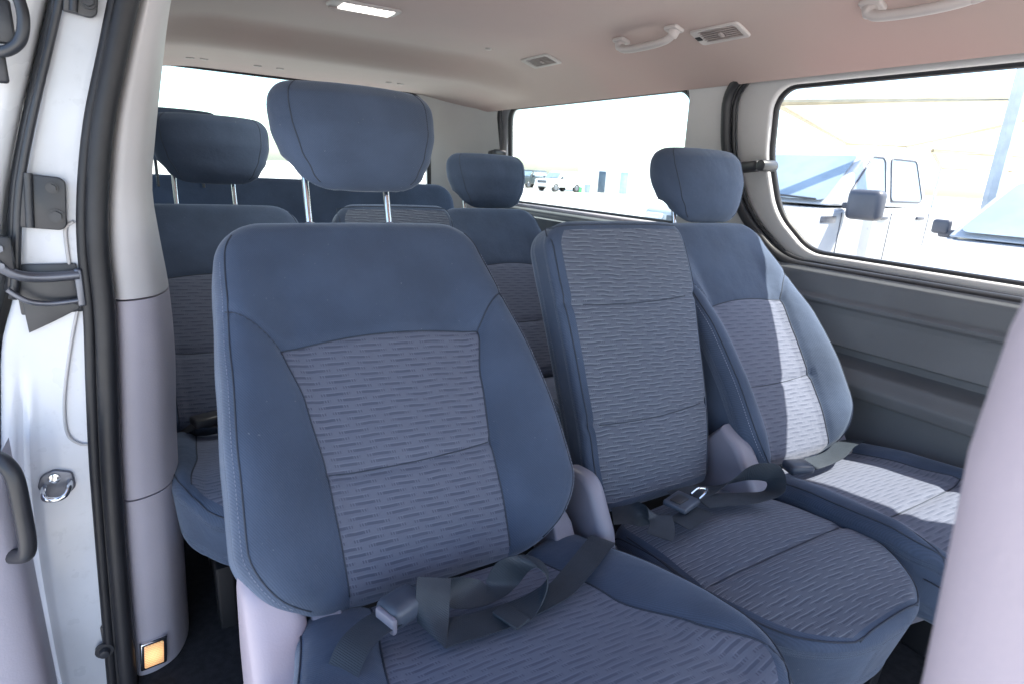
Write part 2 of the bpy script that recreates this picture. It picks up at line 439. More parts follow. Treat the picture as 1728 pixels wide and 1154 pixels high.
class Pad:
    """a padded block: outline in local x,y; cushioned face on +z, back on -z"""
    def __init__(s, L, hw, T, Rf=.03, Rb=.03, rct=.06, rcb=.05, win=None, yin=None, arc=0., bolster=0., crown=.01,
                 curve=None, grooves=(), ni=44, nb=12, nr=64, shear=0., rib=0., skirt=0.):
        s.L, s.hw, s.T, s.Rf, s.Rb, s.rct, s.rcb = L, table(hw), T, Rf, Rb, rct, rcb
        s.win = table(win) if win else None
        s.yin, s.arc, s.bolster, s.crown = yin, arc, bolster, crown
        s.curve = table(curve) if curve else (lambda y: 0)
        s.grooves = grooves; s.ni, s.nb, s.nr = ni, nb, nr; s.shear = shear; s.skirt = skirt
        s.build()
    def red(s, y):      # corner rounding of the outline
        r = 0
        if y > s.L - s.rct:
            d = y - (s.L - s.rct); r = s.rct - math.sqrt(max(0, s.rct ** 2 - d * d))
        if y < s.rcb:
            d = s.rcb - y; r = max(r, s.rcb - math.sqrt(max(0, s.rcb ** 2 - d * d)))
        return r
    def edge(s, x, y):
        hw = s.hw(y); rc = s.rct if y > s.L / 2 else s.rcb
        q0 = abs(x) - (hw - rc); q1 = abs(y - s.L / 2) - (s.L / 2 - rc)
        d = min(max(q0, q1), 0) + math.hypot(max(q0, 0), max(q1, 0)) - rc
        return max(0, -d)
    def yi_top(s, x, y):
        return s.arc * (1 - min(1, abs(x) / max(.05, s.hw(y))) ** 2)
    def z(s, x, y):
        hw = s.hw(y); e = s.edge(x, y)
        z = s.curve(y) + s.crown * (1 - min(1, abs(x) / hw) ** 2)
        if s.bolster:
            w = s.win(y)
            t = max(0, min(1, (abs(x) - w * .82) / max(.02, hw * .93 - w * .82)))
            b = math.sin(min(1, t * 1.12) * math.pi / 2) ** 1.6
            yt = y / s.L
            fall = FALL(yt) if s.boltop else 1
            z += s.bolster * b * fall
        z -= s.groove(x, y)
        if e < s.Rf: z -= s.Rf - math.sqrt(max(0, s.Rf ** 2 - (s.Rf - e) ** 2))
        return z
    boltop = True
    def groove(s, x, y):
        g = 0
        if s.win and s.yin and s.yin[0] - .01 < y < s.yin[1] + .02:
            d = abs(abs(x) - s.win(y)); g += .0045 * math.exp(-(d / .008) ** 2)
        for gy in s.grooves:
            if s.win is None or abs(x) < s.win(y) + .01:
                d = abs(y - gy - s.sag(x)); g += .006 * math.exp(-(d / .009) ** 2)
        if s.yin and s.yin[1] < s.L - .05 and s.win:
            d = abs(y - s.ytop(x)); 
            if abs(x) < s.hw(y): g += .0045 * math.exp(-(d / .008) ** 2)
        return g
    def sag(s, x): return .012 * (abs(x) / .2) ** 2
    def ytop(s, x):
        w = s.win(s.yin[1])
        base = s.yin[1] + s.arc * (1 - min(1, abs(x) / w) ** 2)
        if abs(x) > w:
            t = min(1, (abs(x) - w) / max(.03, s.hw(s.yin[1]) - w)); base += s.wing * (1 - (1 - t) ** 2)
        return base
    wing = .08
    def build(s):
        L, Re = s.L, s.Rf
        edges = [Re * (1 - math.cos(q / 6 * math.pi / 2)) for q in range(7)]
        ys = []
        ye = [e for e in edges]
        y0, y1 = Re, L - Re
        brk = [y0]
        if s.yin: brk += [max(y0, s.yin[0]), min(y1, s.yin[1])]
        brk += [y1]
        rows = list(ye)
        for a, b in zip(brk, brk[1:]):
            if b - a < 1e-6: continue
            n = max(1, round(s.nr * (b - a) / L))
            rows += [a + (b - a) * (q + 1) / n for q in range(n)]
        rows += [L - e for e in reversed(ye[:-1])]
        iy0 = iy1 = None
        if s.yin:
            iy0 = min(range(len(rows)), key=lambda i: abs(rows[i] - max(y0, s.yin[0])))
            iy1 = min(range(len(rows)), key=lambda i: abs(rows[i] - min(y1, s.yin[1])))
            if s.yin[0] <= 0: iy0 = 0
            if s.yin[1] >= L: iy1 = len(rows) - 1
        P = []; ne = 6
        for y in rows:
            hw = s.hw(y); hr = hw - s.red(y)
            re = min(Re, hr * .35)
            xs = [-hr + e / Re * re for e in edges]
            w = min(s.win(y), (hr - re) * .992) if s.win else (hr - re) * .6
            inner = hr - re
            xs += [-inner + (inner - w) * (q + 1) / s.nb for q in range(s.nb)]
            xs += [-w + 2 * w * (q + 1) / s.ni for q in range(s.ni)]
            xs += [w + (inner - w) * (q + 1) / s.nb for q in range(s.nb)]
            xs += [hr - e / Re * re for e in reversed(edges[:-1])]
            P.append(xs)
        nc = len(P[0]); jw0 = 6 + s.nb; jw1 = jw0 + s.ni
        verts = []; uvs = []; idx = {}
        def addv(p, uv):
            verts.append(p); uvs.append(uv); return len(verts) - 1
        F = [[None] * nc for _ in rows]; B = [[None] * nc for _ in rows]
        for i, y in enumerate(rows):
            for j, x in enumerate(P[i]):
                yy = y
                if s.yin and s.arc and s.yin[1] < L:      # lift rows into an arc near the top of the insert
                    yb = s.yin[1]
                    hat = max(0, 1 - abs(y - yb) / (.25 if y < yb else (L - yb)))
                    ww = s.win(y)
                    yy = y + s.arc * hat * (1 - min(1, abs(x) / ww) ** 2)
                yy = min(L, max(0, yy))
                z = s.z(x, yy)
                F[i][j] = addv((x, yy, z), (x, yy))
                e = s.edge(x, yy); zb = -s.T + s.curve(yy)
                if e < s.Rb: zb += s.Rb - math.sqrt(max(0, s.Rb ** 2 - (s.Rb - e) ** 2))
                sk = 1 - s.skirt
                cy = L * .55
                B[i][j] = addv((x * sk, cy + (yy - cy) * sk + s.shear, zb), (x, yy))
        nrw = len(rows)
        body = []; ins = []
        for i in range(nrw - 1):
            for j in range(nc - 1):
                f = (F[i][j], F[i][j + 1], F[i + 1][j + 1], F[i + 1][j])
                if s.yin and jw0 <= j < jw1 and iy0 <= i < iy1: ins.append(f)
                else: body.append(f)
                body.append((B[i][j], B[i + 1][j], B[i + 1][j + 1], B[i][j + 1]))
        rim = [(0, j) for j in range(nc)] + [(i, nc - 1) for i in range(1, nrw)] + [(nrw - 1, j) for j in range(nc - 2, -1, -1)] + [(i, 0) for i in range(nrw - 2, 0, -1)]
        K = 6; prev = [F[i][j] for i, j in rim]
        acc = [0]
        for q in range(1, len(rim) + 1):
            acc.append(acc[-1] + (Vector(verts[prev[q % len(rim)]]) - Vector(verts[prev[q - 1]])).length)
        for k in range(1, K + 1):
            if k == K: cur = [B[i][j] for i, j in rim]
            else:
                cur = []
                for q, (i, j) in enumerate(rim):
                    a = Vector(verts[F[i][j]]); b = Vector(verts[B[i][j]])
                    p = a.lerp(b, k / K)
                    cur.append(addv(tuple(p), (acc[q], -.3 - (a - p).length)))
            m = len(rim)
            for q in range(m):
                body.append((prev[q], cur[q], cur[(q + 1) % m], prev[(q + 1) % m]))
            prev = cur
        s.body = mesh('upholstery', verts, body, uvs)
        # clean: merge coincident vertices of short rows, drop loose
        def clean(me):
            bm = bmesh.new(); bm.from_mesh(me)
            bmesh.ops.delete(bm, geom=[v for v in bm.verts if not v.link_faces], context='VERTS')
            bm.to_mesh(me); bm.free(); me.update()
        clean(s.body)
        s.ins = None
        if ins:
            s.ins = mesh('upholstery_insert', verts, ins, uvs); clean(s.ins)
    def S(s, x, y, off=0.):
        return Vector((x, y, s.z(x, y) + off))
    def seam_mesh(s, curves, r=.0016, off=.0004):
        out = []
        for cv in curves:
            mb = MB(); mb.tube([s.S(x, y, off) for x, y in cv], r, 6)
            me = bpy.data.meshes.new('seam'); mb.bm.to_mesh(me); mb.bm.free()
            me.materials.append(M['seam']); out.append(smooth(me, 180))
        return out
    def insert_outline(s, ymin=.022):
        y0, y1 = s.yin; n = 40; cv = []
        a = max(ymin, y0); b = min(s.L - .006, y1)
        for sg in (-1, 1):
            cv.append([(sg * s.win(lerp(a, b, q / n)), lerp(a, b, q / n)) for q in range(n + 1)])
        if y1 < s.L:
            w = s.win(y1)
            cv.append([(lerp(-w, w, q / n), s.ytop(lerp(-w, w, q / n))) for q in range(n + 1)])
        return cv

def headrest_mesh(W=.166, H=.208):
    hwf = table([(0, .086), (.03, .106), (.07, .125), (.12, .137), (.16, .139), (.206, .134)])
    ff = table([(0, .030), (.05, .050), (.11, .060), (.17, .050), (.195, .040)])
    bf = table([(0, .012), (.045, .018), (.08, .054), (.14, .070), (.195, .058)])
    verts = []; rows = []; n = 56
    rb, rt = .030, .034
    lev = []
    for q in range(8): a = q / 8 * math.pi / 2; lev.append((rb * (1 - math.sin(a)), rb * (1 - math.cos(math.pi / 2 - a)) if False else 0, a, 'b'))
    L = []
    for q in range(9):
        a = math.pi / 2 * (1 - q / 8); L.append((rb * (1 - math.cos(math.pi / 2 - a)), rb * (1 - math.cos(a)) if False else rb * (1 - math.sin(math.pi / 2 - a)) ))
    L = [(rb * (1 - math.cos(t)), rb * (1 - math.sin(t))) for t in [math.pi / 2 * q / 9 for q in range(10)]]
    prof = [(h, ins) for h, ins in L]
    prof += [(lerp(rb, H - rt, q / 16), 0) for q in range(1, 16)]
    prof += [(H - rt * (1 - math.cos(t)), rt * (1 - math.sin(t))) for t in [math.pi / 2 * (9 - q) / 9 for q in range(10)]]
    uvs = []
    for h, ins in prof:
        w = hwf(h) * W / .138 - ins; f = ff(h) - ins * .9; b = bf(h) - ins * .35
        f = max(f, -.3 * 0 + .002); b = max(b, .002)
        rows.append(len(verts))
        for q in range(n):
            a = 2 * math.pi * q / n
            ca, sa = math.cos(a), math.sin(a)
            x = w * math.copysign(abs(ca) ** (2 / 3.4), ca)
            d = (f if sa > 0 else b)
            y = d * math.copysign(abs(sa) ** (2 / 2.5), sa)
            y += .012 * (1 - (x / .14) ** 2) if sa > 0 else 0
            # underside slopes: the rear is cut away higher than the front lip
            hz = h
            if y < .02 and h < .075: hz = h + (.075 - h) * .62 * min(1, (.02 - y) / .04)
            verts.append((x, -y, hz)); uvs.append((x + q * .0003, hz + y))
    faces = []
    for i in range(len(rows) - 1):
        for q in range(n):
            a, b = rows[i], rows[i + 1]
            faces.append((a + q, b + q, b + (q + 1) % n, a + (q + 1) % n))
    faces.append(tuple(range(rows[0], rows[0] + n)))
    faces.append(tuple(reversed(range(rows[-1], rows[-1] + n))))
    me = mesh('headrest', verts, faces, uvs)
    # side seams down the front corners
    out = []
    for q in (7, 21):
        mb = MB(); pts = []
        for i in range(6, len(rows) - 3):
            t = (i - 6) / (len(rows) - 9)
            qq = q
            v = Vector(verts[rows[i] + qq]); pts.append(v)
        mb.tube(pts, .0013, 6)
        sm = bpy.data.meshes.new('seam'); mb.bm.to_mesh(sm); mb.bm.free(); sm.materials.append(M['seam']); out.append(smooth(sm, 180))
    return me, out
HEAD, HEADSEAM = headrest_mesh()

# ------------------------------------------------------------------ seats
BT = math.atan2(.39, .543)          # backrest recline of the single seats
CT = math.atan2(.207, .569)         # centre seat stands a little straighter

def seams(ms, parent, name='seam'):
    for me in ms: link(name, me, None, parent)

def back_rot(t): return (math.pi / 2 - t, 0, 0)   # local y -> up and rearward, local z -> facing forward

# root frame of a seat: x across (0 = middle of backrest), y rearward (0 = foot of backrest face), z up from the floor
FLOOR = .55
BL = .685
def single_seat(name, label, cx, cush_c, cush_hw, bk, raised, group=None, Y0=.75, Z0=.967):
    root = empty(name, (cx, Y0, FLOOR), label=label, cat='van seat', group=group)
    zb = Z0 - FLOOR
    # --- backrest
    bo = link('backrest', bk.body, None, root, (0, 0, zb), back_rot(BT))
    link('insert_panel', bk.ins, None, bo)
    seams(bk.seams, bo); seams(bk.stitch, bo, 'stitching')
    # --- head restraint
    up = Vector((0, .39, .543)).normalized(); fw = Vector((0, -up.z, up.y))
    top = Vector((0, 0, zb)) + up * BL
    pb = top - fw * .055
    for sx in (-1, 1):
        col = MB()
        col.cyl(Vector((sx * .080, pb.y, pb.z)) - up * .004, Vector((sx * .080, pb.y, pb.z)) + up * .011, .019, 24, .013, .004)
        col.build('post_collar', M['seatplastic'], root)
    hd = .082 if raised else .022
    tilt = R(15)
    hup = Vector((0, math.sin(tilt), math.cos(tilt)))
    hb = pb + hup * hd
    for sx in (-1, 1):
        q = MB(); q.cyl(Vector((sx * .080, pb.y, pb.z)) - hup * .03, Vector((sx * .080, hb.y, hb.z)) + hup * .08, .0062, 14)
        q.build('headrest_post', M['chrome'], root)
    ho = link('headrest', HEAD, None, root, tuple(hb - hup * .012 + Vector((.032, .0, 0))), (-tilt, 0, 0))
    seams(HEADSEAM, ho)
    # --- cushion
    cp = cush_hw
    co = link('cushion', cp.body, None, root, (cush_c - cx, -.43 - (.02 if raised else 0), .972 - FLOOR), (R(-2), 0, 0))
    link('insert_panel', cp.ins, None, co)
    seams(cp.seams, co)
    # --- base and hinge covers
    cushion_base(root, cush_c - cx, min(.225, cp.hw(.2)))
    return root

def cushion_base(root, c, hw):
    b = MB()
    b.prism([(-.32, .21), (-.02, .18), (.03, .20), (.05, .33), (-.37, .325), (-.38, .29)], 0, c - hw + .05, c + hw - .05, .02)
    b.build('seat_pan', M['seatplastic'], root)
    for sx in (-1, 1):
        l = MB(); x = c + sx * (hw - .095)
        l.prism([(-.30, 0), (-.24, 0), (-.20, .1), (-.08, .1), (-.03, 0), (.05, 0), (.05, .20), (-.31, .20)], 0, x - .02, x + .02, .008)
        l.build('leg', M['darkleg'], root)

def hinge_cover(root, name, prof, x0, x1, mat=None, bev=.012):
    b = MB(); b.prism(prof, 0, x0, x1, bev, 4); return b.build(name, mat or M['seatplastic'], root)

# shared padding meshes
BL = .685
BACK = Pad(BL, [(0, .270), (.05, .285), (.12, .293), (.25, .288), (.40, .277), (.55, .264), (BL, .250)], .165, Rf=.038, Rb=.05, rct=.075, rcb=.125,
           win=[(0, .142), (.2, .146), (.33, .16), (.42, .182), (BL, .182)], yin=(0.0, .42), arc=.018, bolster=.058, crown=.006,
           curve=[(0, -.004), (.12, .012), (.3, .012), (.5, 0), (BL, -.008)], grooves=(.2,), ni=56, nb=18, nr=84)
BACK.body.materials.append(M['fabric']); BACK.ins.materials.append(M['pattern'])
def back_seams(p):
    cv = p.insert_outline()
    w = p.win(p.yin[1])
    for sg in (-1, 1):
        c = []
        for q in range(21):
            x = lerp(w, p.hw(.48) - .014, q / 20); c.append((sg * x, p.ytop(x)))
        cv.append(c)
        cv.append([(sg * (p.hw(y) - p.red(y) - .016), y) for y in [lerp(.02, .65, q / 50) for q in range(51)]])
    wv = p.win(.2) - .002
    cv.append([(x, .2 + p.sag(x)) for x in [lerp(-wv, wv, q / 24) for q in range(25)]])
    return p.seam_mesh(cv, .0014)
BACKSEAM = back_seams(BACK)
def stitch_mesh(p):
    out = []
    for sg in (-1, 1):
        n = 90; mb = MB()
        for q in range(n):
            y = lerp(.03, .60, q / n); y2 = y + .0035
            mb.tube([p.S(sg * (p.hw(t) - p.red(t) - .009), t, .0004) for t in (y, y2)], .0007, 4)
        me = bpy.data.meshes.new('stitching'); mb.bm.to_mesh(me); mb.bm.free(); me.materials.append(M['stitch']); out.append(me)
    return out
BACK.seams = BACKSEAM; BACK.stitch = stitch_mesh(BACK)
FARB = Pad(BL, [(0, .198), (.05, .208), (.12, .216), (.25, .219), (.40, .217), (.55, .214), (BL, .206)], .15, Rf=.034, Rb=.05, rct=.07, rcb=.11,
           win=[(0, .118), (.2, .122), (.33, .13), (.42, .142), (BL, .142)], yin=(0.0, .42), arc=.016, bolster=.058, crown=.006,
           curve=[(0, -.004), (.12, .012), (.3, .012), (.5, 0), (BL, -.008)], grooves=(.2,), ni=50, nb=16, nr=80)
FARB.body.materials.append(M['fabric']); FARB.ins.materials.append(M['pattern'])
FARB.seams = back_seams(FARB); FARB.stitch = stitch_mesh(FARB)
HEAD.materials.append(M['fabric'])

def cushion(hw, win, L=.47, T=.14, bol=.028, rcb=.12, gro=(), mat='pattern', yin=None, skirt=.05, crown=.012, Rf=.03, dip=-.03):
    p = Pad(L, hw, T, Rf=Rf, Rb=.03, rct=.04, rcb=rcb, win=win, yin=yin or (.012, L), arc=0, bolster=bol, crown=crown,
            curve=[(0, dip), (.06, .0), (.14, .012), (.3, .004), (L, -.02)], grooves=gro, ni=44, nb=12, nr=60, skirt=skirt)
    p.boltop = False
    return p
Pad.boltop = True
def fin_cushion(p, cross=None, mat='pattern', y0=.022):
    p.body.materials.append(M['fabric']); p.ins.materials.append(M[mat])
    cv = p.insert_outline(y0)
    n = 60
    # piping round the front edge
    c = []
    for q in range(n + 1):
        y = lerp(p.L - .05, .001, q / n); c.append((-(p.hw(y) - p.red(y) - .010), max(y, .012)))
    cv.append(c); cv.append([(-x, y) for x, y in c])
    w = p.hw(0) - p.red(0.012) - .01
    cv.append([(lerp(-w, w, q / 20), .012) for q in range(21)])
    if cross:
        cv.append([(x, cross + p.sag(x)) for x in [lerp(-p.win(cross) + .003, p.win(cross) - .003, q / 20) for q in range(21)]])
    p.seams = p.seam_mesh(cv, .0016)
    return p
class _P(Pad): boltop = False
def mkc(*a, **k):
    Pad.boltop = False
    try: return cushion(*a, **k)
    finally: Pad.boltop = True

C_OUT = fin_cushion(mkc([(0, .335), (.2, .325), (.47, .266)], [(0, .312), (.08, .30), (.16, .245), (.27, .185), (.47, .148)], L=.49))
C_FAR = fin_cushion(mkc([(0, .225), (.2, .225), (.47, .215)], [(0, .20), (.08, .195), (.16, .175), (.27, .155), (.47, .14)], gro=(.17,)), .17)
C_R3 = fin_cushion(mkc([(0, .20), (.47, .20)], [(0, .17), (.12, .16), (.25, .14), (.47, .13)], rcb=.16), None, 'pattern', .10)
C_MID = fin_cushion(mkc([(0, .228), (.2, .225), (.47, .195)], [(0, .226), (.47, .192)], Rf=.02, dip=-.004, bol=0, rcb=.20, gro=(.20,), T=.14, yin=(.012, .47), crown=.02, skirt=.1), .20, 'ripple')
MIDB = Pad(.618, [(0, .170), (.12, .184), (.3, .192), (.5, .202), (.618, .200)], .105, Rf=.022, Rb=.035, rct=.06, rcb=.03,
           win=[(0, .156), (.12, .170), (.3, .180), (.5, .192), (.618, .190)], yin=(.02, .606), arc=0, bolster=0, crown=.014,
           curve=[(0, -.006), (.2, .008), (.45, .004), (.618, -.012)], grooves=(.18, .43), ni=44, nb=8, nr=80)
MIDB.body.materials.append(M['fabric']); MIDB.ins.materials.append(M['ripple'])
MIDSEAM = MIDB.seam_mesh(MIDB.insert_outline() + [[(x, g + MIDB.sag(x)) for x in [lerp(-.15, .15, q / 20) for q in range(21)]] for g in (.18, .43)], .0014)

ROW2 = 'seats in the second row'
ROW3 = 'seats in the third row'
OUTX, MIDX, FARX = .352, .908, 1.340
s_out = single_seat('passenger_chair', 'large blue-grey seat nearest the camera with raised headrest on chrome posts', OUTX, .392, C_OUT, BACK, True, ROW2)
# outer seat: big cover at its left, latch bracket at both feet of the backrest
hinge_cover(s_out, 'recliner_cover', roundpoly([(-.22, .05, .03), (.16, .05, .03), (.17, .30, .06), (.13, .475, .06), (.03, .485, .05), (-.04, .37, .06), (-.20, .33, .04)], 6), -.288, -.205, M['pinktrim'], .026)
def bracket(root, x, lab=None):
    b = MB()
    b.prism([(-.075, .29), (.06, .29), (.10, .44), (.06, .465), (.018, .44)], 0, x - .022, x + .022, .005)
    o = b.build('hinge_bracket', M['seatplastic'], root)
    c = MB(); c.prism([(.012, .385), (.034, .378), (.062, .428), (.043, .438)], 0, x - .018, x + .018, .002)
    # latch cover sits on the sloping front face
    d = MB()
    rot = Matrix.Rotation(R(-60), 3, 'X')
    d.box((x, -.019, .399), (.026, .05, .008), .003, Matrix.Rotation(R(55), 3, 'X'))
    d.build('latch_cover', M['vent'], o)
    e = MB(); e.box((x + .004, -.0265, .392), (.016, .003, .009), .001, Matrix.Rotation(R(55), 3, 'X')); e.build('latch_slot', M['void'], o)
    f = MB(); f.cyl((x, -.052, .322), (x, -.058, .318), .006, 14); f.build('bolt', M['black'], o)
bracket(s_out, .262); bracket(s_out, -.178)

def mid_seat(label, cx, Y0, Z0, group):
    root = empty('passenger_chair', (cx, Y0, FLOOR), label=label, cat='van seat', group=group)
    bo = link('backrest', MIDB.body, None, root, (0, .0, Z0 - FLOOR), back_rot(CT))
    link('insert_panel', MIDB.ins, None, bo); seams(MIDSEAM, bo)
    co = link('cushion', C_MID.body, None, root, (.046, -.47, .955 - FLOOR), (R(-1.5), 0, 0))
    link('insert_panel', C_MID.ins, None, co); seams(C_MID.seams, co)
    hinge_cover(root, 'recliner_cover', roundpoly([(-.13, .22, .02), (.10, .22, .02), (.09, .40, .05), (.05, .515, .04), (-.03, .525, .05), (-.09, .43, .06)], 6), -.245, -.207, None, .015)
    hinge_cover(root, 'recliner_cover', [(-.15, .28), (.10, .28), (.08, .46), (.02, .53), (-.03, .50), (-.10, .41)], .185, .245, None, .016)
    b = MB(); b.prism([(-.36, .05), (-.02, .05), (.04, .12), (.03, .29), (-.38, .29), (-.40, .22)], 0, -.11, .15, .014)
    b.build('seat_pan', M['seatplastic'], root)
    for x in (-.08, .12):
        l = MB(); l.prism([(-.35, 0), (-.25, 0), (-.22, .06), (-.08, .06), (-.04, 0), (.04, 0), (.04, .1), (-.36, .1)], 0, x - .025, x + .025, .008)
        l.build('leg', M['darkleg'], root)
    return root
s_mid = mid_seat('narrow centre seat without headrest, ridged grey cloth, between two wider seats in front', MIDX, .80, .95, ROW2)
s_far = single_seat('passenger_chair', 'blue-grey seat beside the large side window, half in sunlight, headrest lowered', FARX, 1.385, C_FAR, FARB, False, ROW2)
bracket(s_far, .185); bracket(s_far, -.185)

def copy_tree(o, parent=None):
    c = o.copy(); COL.objects.link(c)
    if parent is not None: c.parent = parent
    for ch in list(o.children): copy_tree(ch, c)
    return c
for src, lab, dx in ((s_out, 'dark seat of the row behind, partly hidden by the left door pillar, headrest raised', -.185),
                     (s_mid, 'rear centre seat without headrest, only its striped top showing behind the big headrest', -.20),
                     (s_far, 'rear far seat beside the rear side window, thin sunlit strip along its right edge', -.215)):
    c = copy_tree(src); c.location = (src.location.x + dx, src.location.y + .865, FLOOR - .03)
    c['label'] = lab; c['group'] = ROW3
    if src is s_out:
        for ch in list(c.children):
            if ch.name.startswith('recliner_cover'): bpy.data.objects.remove(ch)
            elif ch.name.startswith('seat_pan'): ch.scale.x = .75; ch.location.x = .04
            elif ch.name.startswith('cushion'):
                ch.data = C_R3.body; ch.location.x = .022
                for g_ in list(ch.children): bpy.data.objects.remove(g_)
                link('insert_panel', C_R3.ins, None, ch); seams(C_R3.seams, ch)

# rear bench across the back of the van
bench = empty('rear_bench', (.66, 2.62, FLOOR), label='dark blue-grey bench seat across the very back below the rear window', cat='bench seat')
BENCH = Pad(.60, [(0, .72), (.6, .70)], .13, Rf=.035, Rb=.03, rct=.09, rcb=.04, win=None, crown=.006, ni=40, nb=10, nr=50)
BENCH.body.materials.append(M['fabric'])
link('backrest', BENCH.body, None, bench, (0, 0, .43), back_rot(R(20)))
BENCHC = mkc([(0, .70), (.47, .70)], [(0, .66), (.47, .66)], bol=0)
BENCHC.body.materials.append(M['fabric']); BENCHC.ins.materials.append(M['ripple'])
bc = link('cushion', BENCHC.body, None, bench, (0, -.43, .42), None); link('insert_panel', BENCHC.ins, None, bc)
for hx, hz in ((-.52, 1.03),):
    ho = link('headrest', HEAD, None, bench, (hx, .19, hz), (R(-12), 0, 0)); seams(HEADSEAM, ho)
    for sx in (-1, 1):
        q = MB(); q.cyl((hx + sx * .080, .16, .94), (hx + sx * .080, .20, hz + .06), .0062, 12); q.build('headrest_post', M['black'], bench)

# ------------------------------------------------------------------ seat belts
def ribbon(cps, k=10, th=.0016):
    """cps: (centre, width vector); returns MB with a thin strap"""
    C = catmull([c for c, w in cps], k); W = catmull([w for c, w in cps], k)
    n = len(C); mb = MB(); rows_t = []; rows_b = []
    A = []; 
    for i in range(n):
        t = (C[min(i + 1, n - 1)] - C[max(i - 1, 0)]).normalized()
        w = W[i].normalized() if W[i].length > 1e-6 else Vector((0, 1, 0))
        w = (w - t * w.dot(t) * .999).normalized()
        nn = t.cross(w).normalized()
        L = W[i].length
        row = []
        for q in range(7):
            s = q / 6 * 2 - 1
            row.append(C[i] + w * (s * L / 2) + nn * (th / 2 - abs(s) ** 6 * th * .3))
        for q in range(6, -1, -1):
            s = q / 6 * 2 - 1
            row.append(C[i] + w * (s * L / 2) - nn * (th / 2 - abs(s) ** 6 * th * .3))
        row.append(row[0])
        A.append(row)
    mb.grid(A)
    bmesh.ops.remove_doubles(mb.bm, verts=mb.bm.verts, dist=1e-6)
    return mb
V = Vector
def strap_edges(name, segs, parent, o, mat='webbing', th=.0015, zmin=.9865):
    """flat strap given by its two edges; segments meet in crisp folds"""
    mb = MB()
    for sg in segs:
        fix = lambda p: V((p[0], p[1], max(zmin, p[2]) if p[1] < .7 else p[2])) - V(o)
        L = catmull([fix(a) for a, b_ in sg], 9); Rr = catmull([fix(b_) for a, b_ in sg], 9); n = len(L)
        top, bot = [], []
        for i in range(n):
            t = (L[min(i + 1, n - 1)] + Rr[min(i + 1, n - 1)]) - (L[max(i - 1, 0)] + Rr[max(i - 1, 0)])
            nn = t.cross(Rr[i] - L[i])
            nn = nn.normalized() * th / 2 if nn.length > 1e-9 else V((0, 0, th / 2))
            row = [L[i].lerp(Rr[i], q / 6) for q in range(7)]
            top.append([p + nn for p in row]); bot.append([p - nn for p in row])
        ring = [a + b_[::-1] + a[:1] for a, b_ in zip(top, bot)]
        mb.grid(ring); 
        for e in (ring[0], ring[-1]): mb.grid([e[:7], e[7:14][::-1]])
    bmesh.ops.remove_doubles(mb.bm, verts=mb.bm.verts, dist=1e-6)
    return mb.build(name, M[mat], parent, 32)
BW = .047
def strap(name, cps, parent, mat='webbing'):
    return ribbon([(V(c), V(w).normalized() * BW) for c, w in cps]).build(name, M[mat], parent, 60)

belt = empty('seat_belt', (.4, .64, .98), label='grey lap belt looped on the nearest seat with a dark buckle at its left', cat='seat belt', group='seat belts on the seats')
def rel(cps, o): return [((c[0] - o[0], c[1] - o[1], c[2] - o[2]), w) for c, w in cps]
O = (.4, .64, .98)
strap_edges('webbing', [
    [((.672, .77, .93), (.70, .725, .93)), ((.645, .722, .985), (.664, .678, .988)), ((.576, .676, 1.0), (.572, .624, 1.0)), ((.519, .648, .996), (.51, .598, .996)), ((.484, .636, .993), (.46, .592, .993)), ((.41, .634, .991), (.385, .589, .991)), ((.332, .645, .990), (.313, .597, .990)), ((.277, .659, .992), (.293, .596, .991))],
    [((.277, .659, .992), (.293, .596, .991)), ((.277, .665, 1.020), (.315, .635, .996)), ((.282, .675, 1.038), (.326, .655, 1.021)), ((.288, .685, 1.047), (.337, .675, 1.033))],
    [((.288, .685, 1.046), (.337, .675, 1.033)), ((.316, .682, 1.000), (.363, .685, 1.020)), ((.338, .665, .987), (.391, .685, 1.004)), ((.378, .648, .988), (.401, .675, .996)), ((.419, .650, .990), (.402, .680, .995)), ((.444, .657, .994), (.403, .682, 1.003)),
     ((.455, .655, 1.008), (.414, .677, 1.030)), ((.456, .642, 1.028), (.431, .667, 1.044)), ((.457, .622, 1.046), (.457, .657, 1.046)), ((.461, .605, 1.042), (.480, .645, 1.034)), ((.461, .600, 1.026), (.490, .638, 1.012)), ((.452, .596, 1.008), (.478, .635, .999)), ((.437, .588, 1.000), (.448, .630, .9965)), ((.423, .581, .998), (.410, .624, .997)), ((.394, .577, .998), (.380, .620, .998))]], belt, O)
q = MB(); q.box((.398 - O[0], .599 - O[1], .9995 - O[2]), (.030, .048, .005), .002, Matrix.Rotation(R(18), 3, 'Z')); q.build('folded_end', M['webbing'], belt)
strap('buckle_strap', rel([((.115, .565, .93), (.6, -.75, .1)), ((.14, .60, .968), (.6, -.75, .1)), ((.175, .64, 1.0), (.6, -.75, 0)), ((.21, .662, 1.006), (.5, -.8, 0)), ((.245, .672, 1.005), (.4, -.9, 0))], O), belt)
q = MB(); q.box((.262 - O[0], .682 - O[1], 1.008 - O[2]), (.062, .052, .036), .013, Matrix.Rotation(R(18), 3, 'Z') @ Matrix.Rotation(R(-6), 3, 'X'), 4)
bk = q.build('buckle', M['buckle'], belt, 60)
q = MB(); q.box((.233 - O[0], .665 - O[1], 1.008 - O[2]), (.009, .042, .026), .004, Matrix.Rotation(R(18), 3, 'Z')); q.build('release_slot', M['seatplastic'], bk)

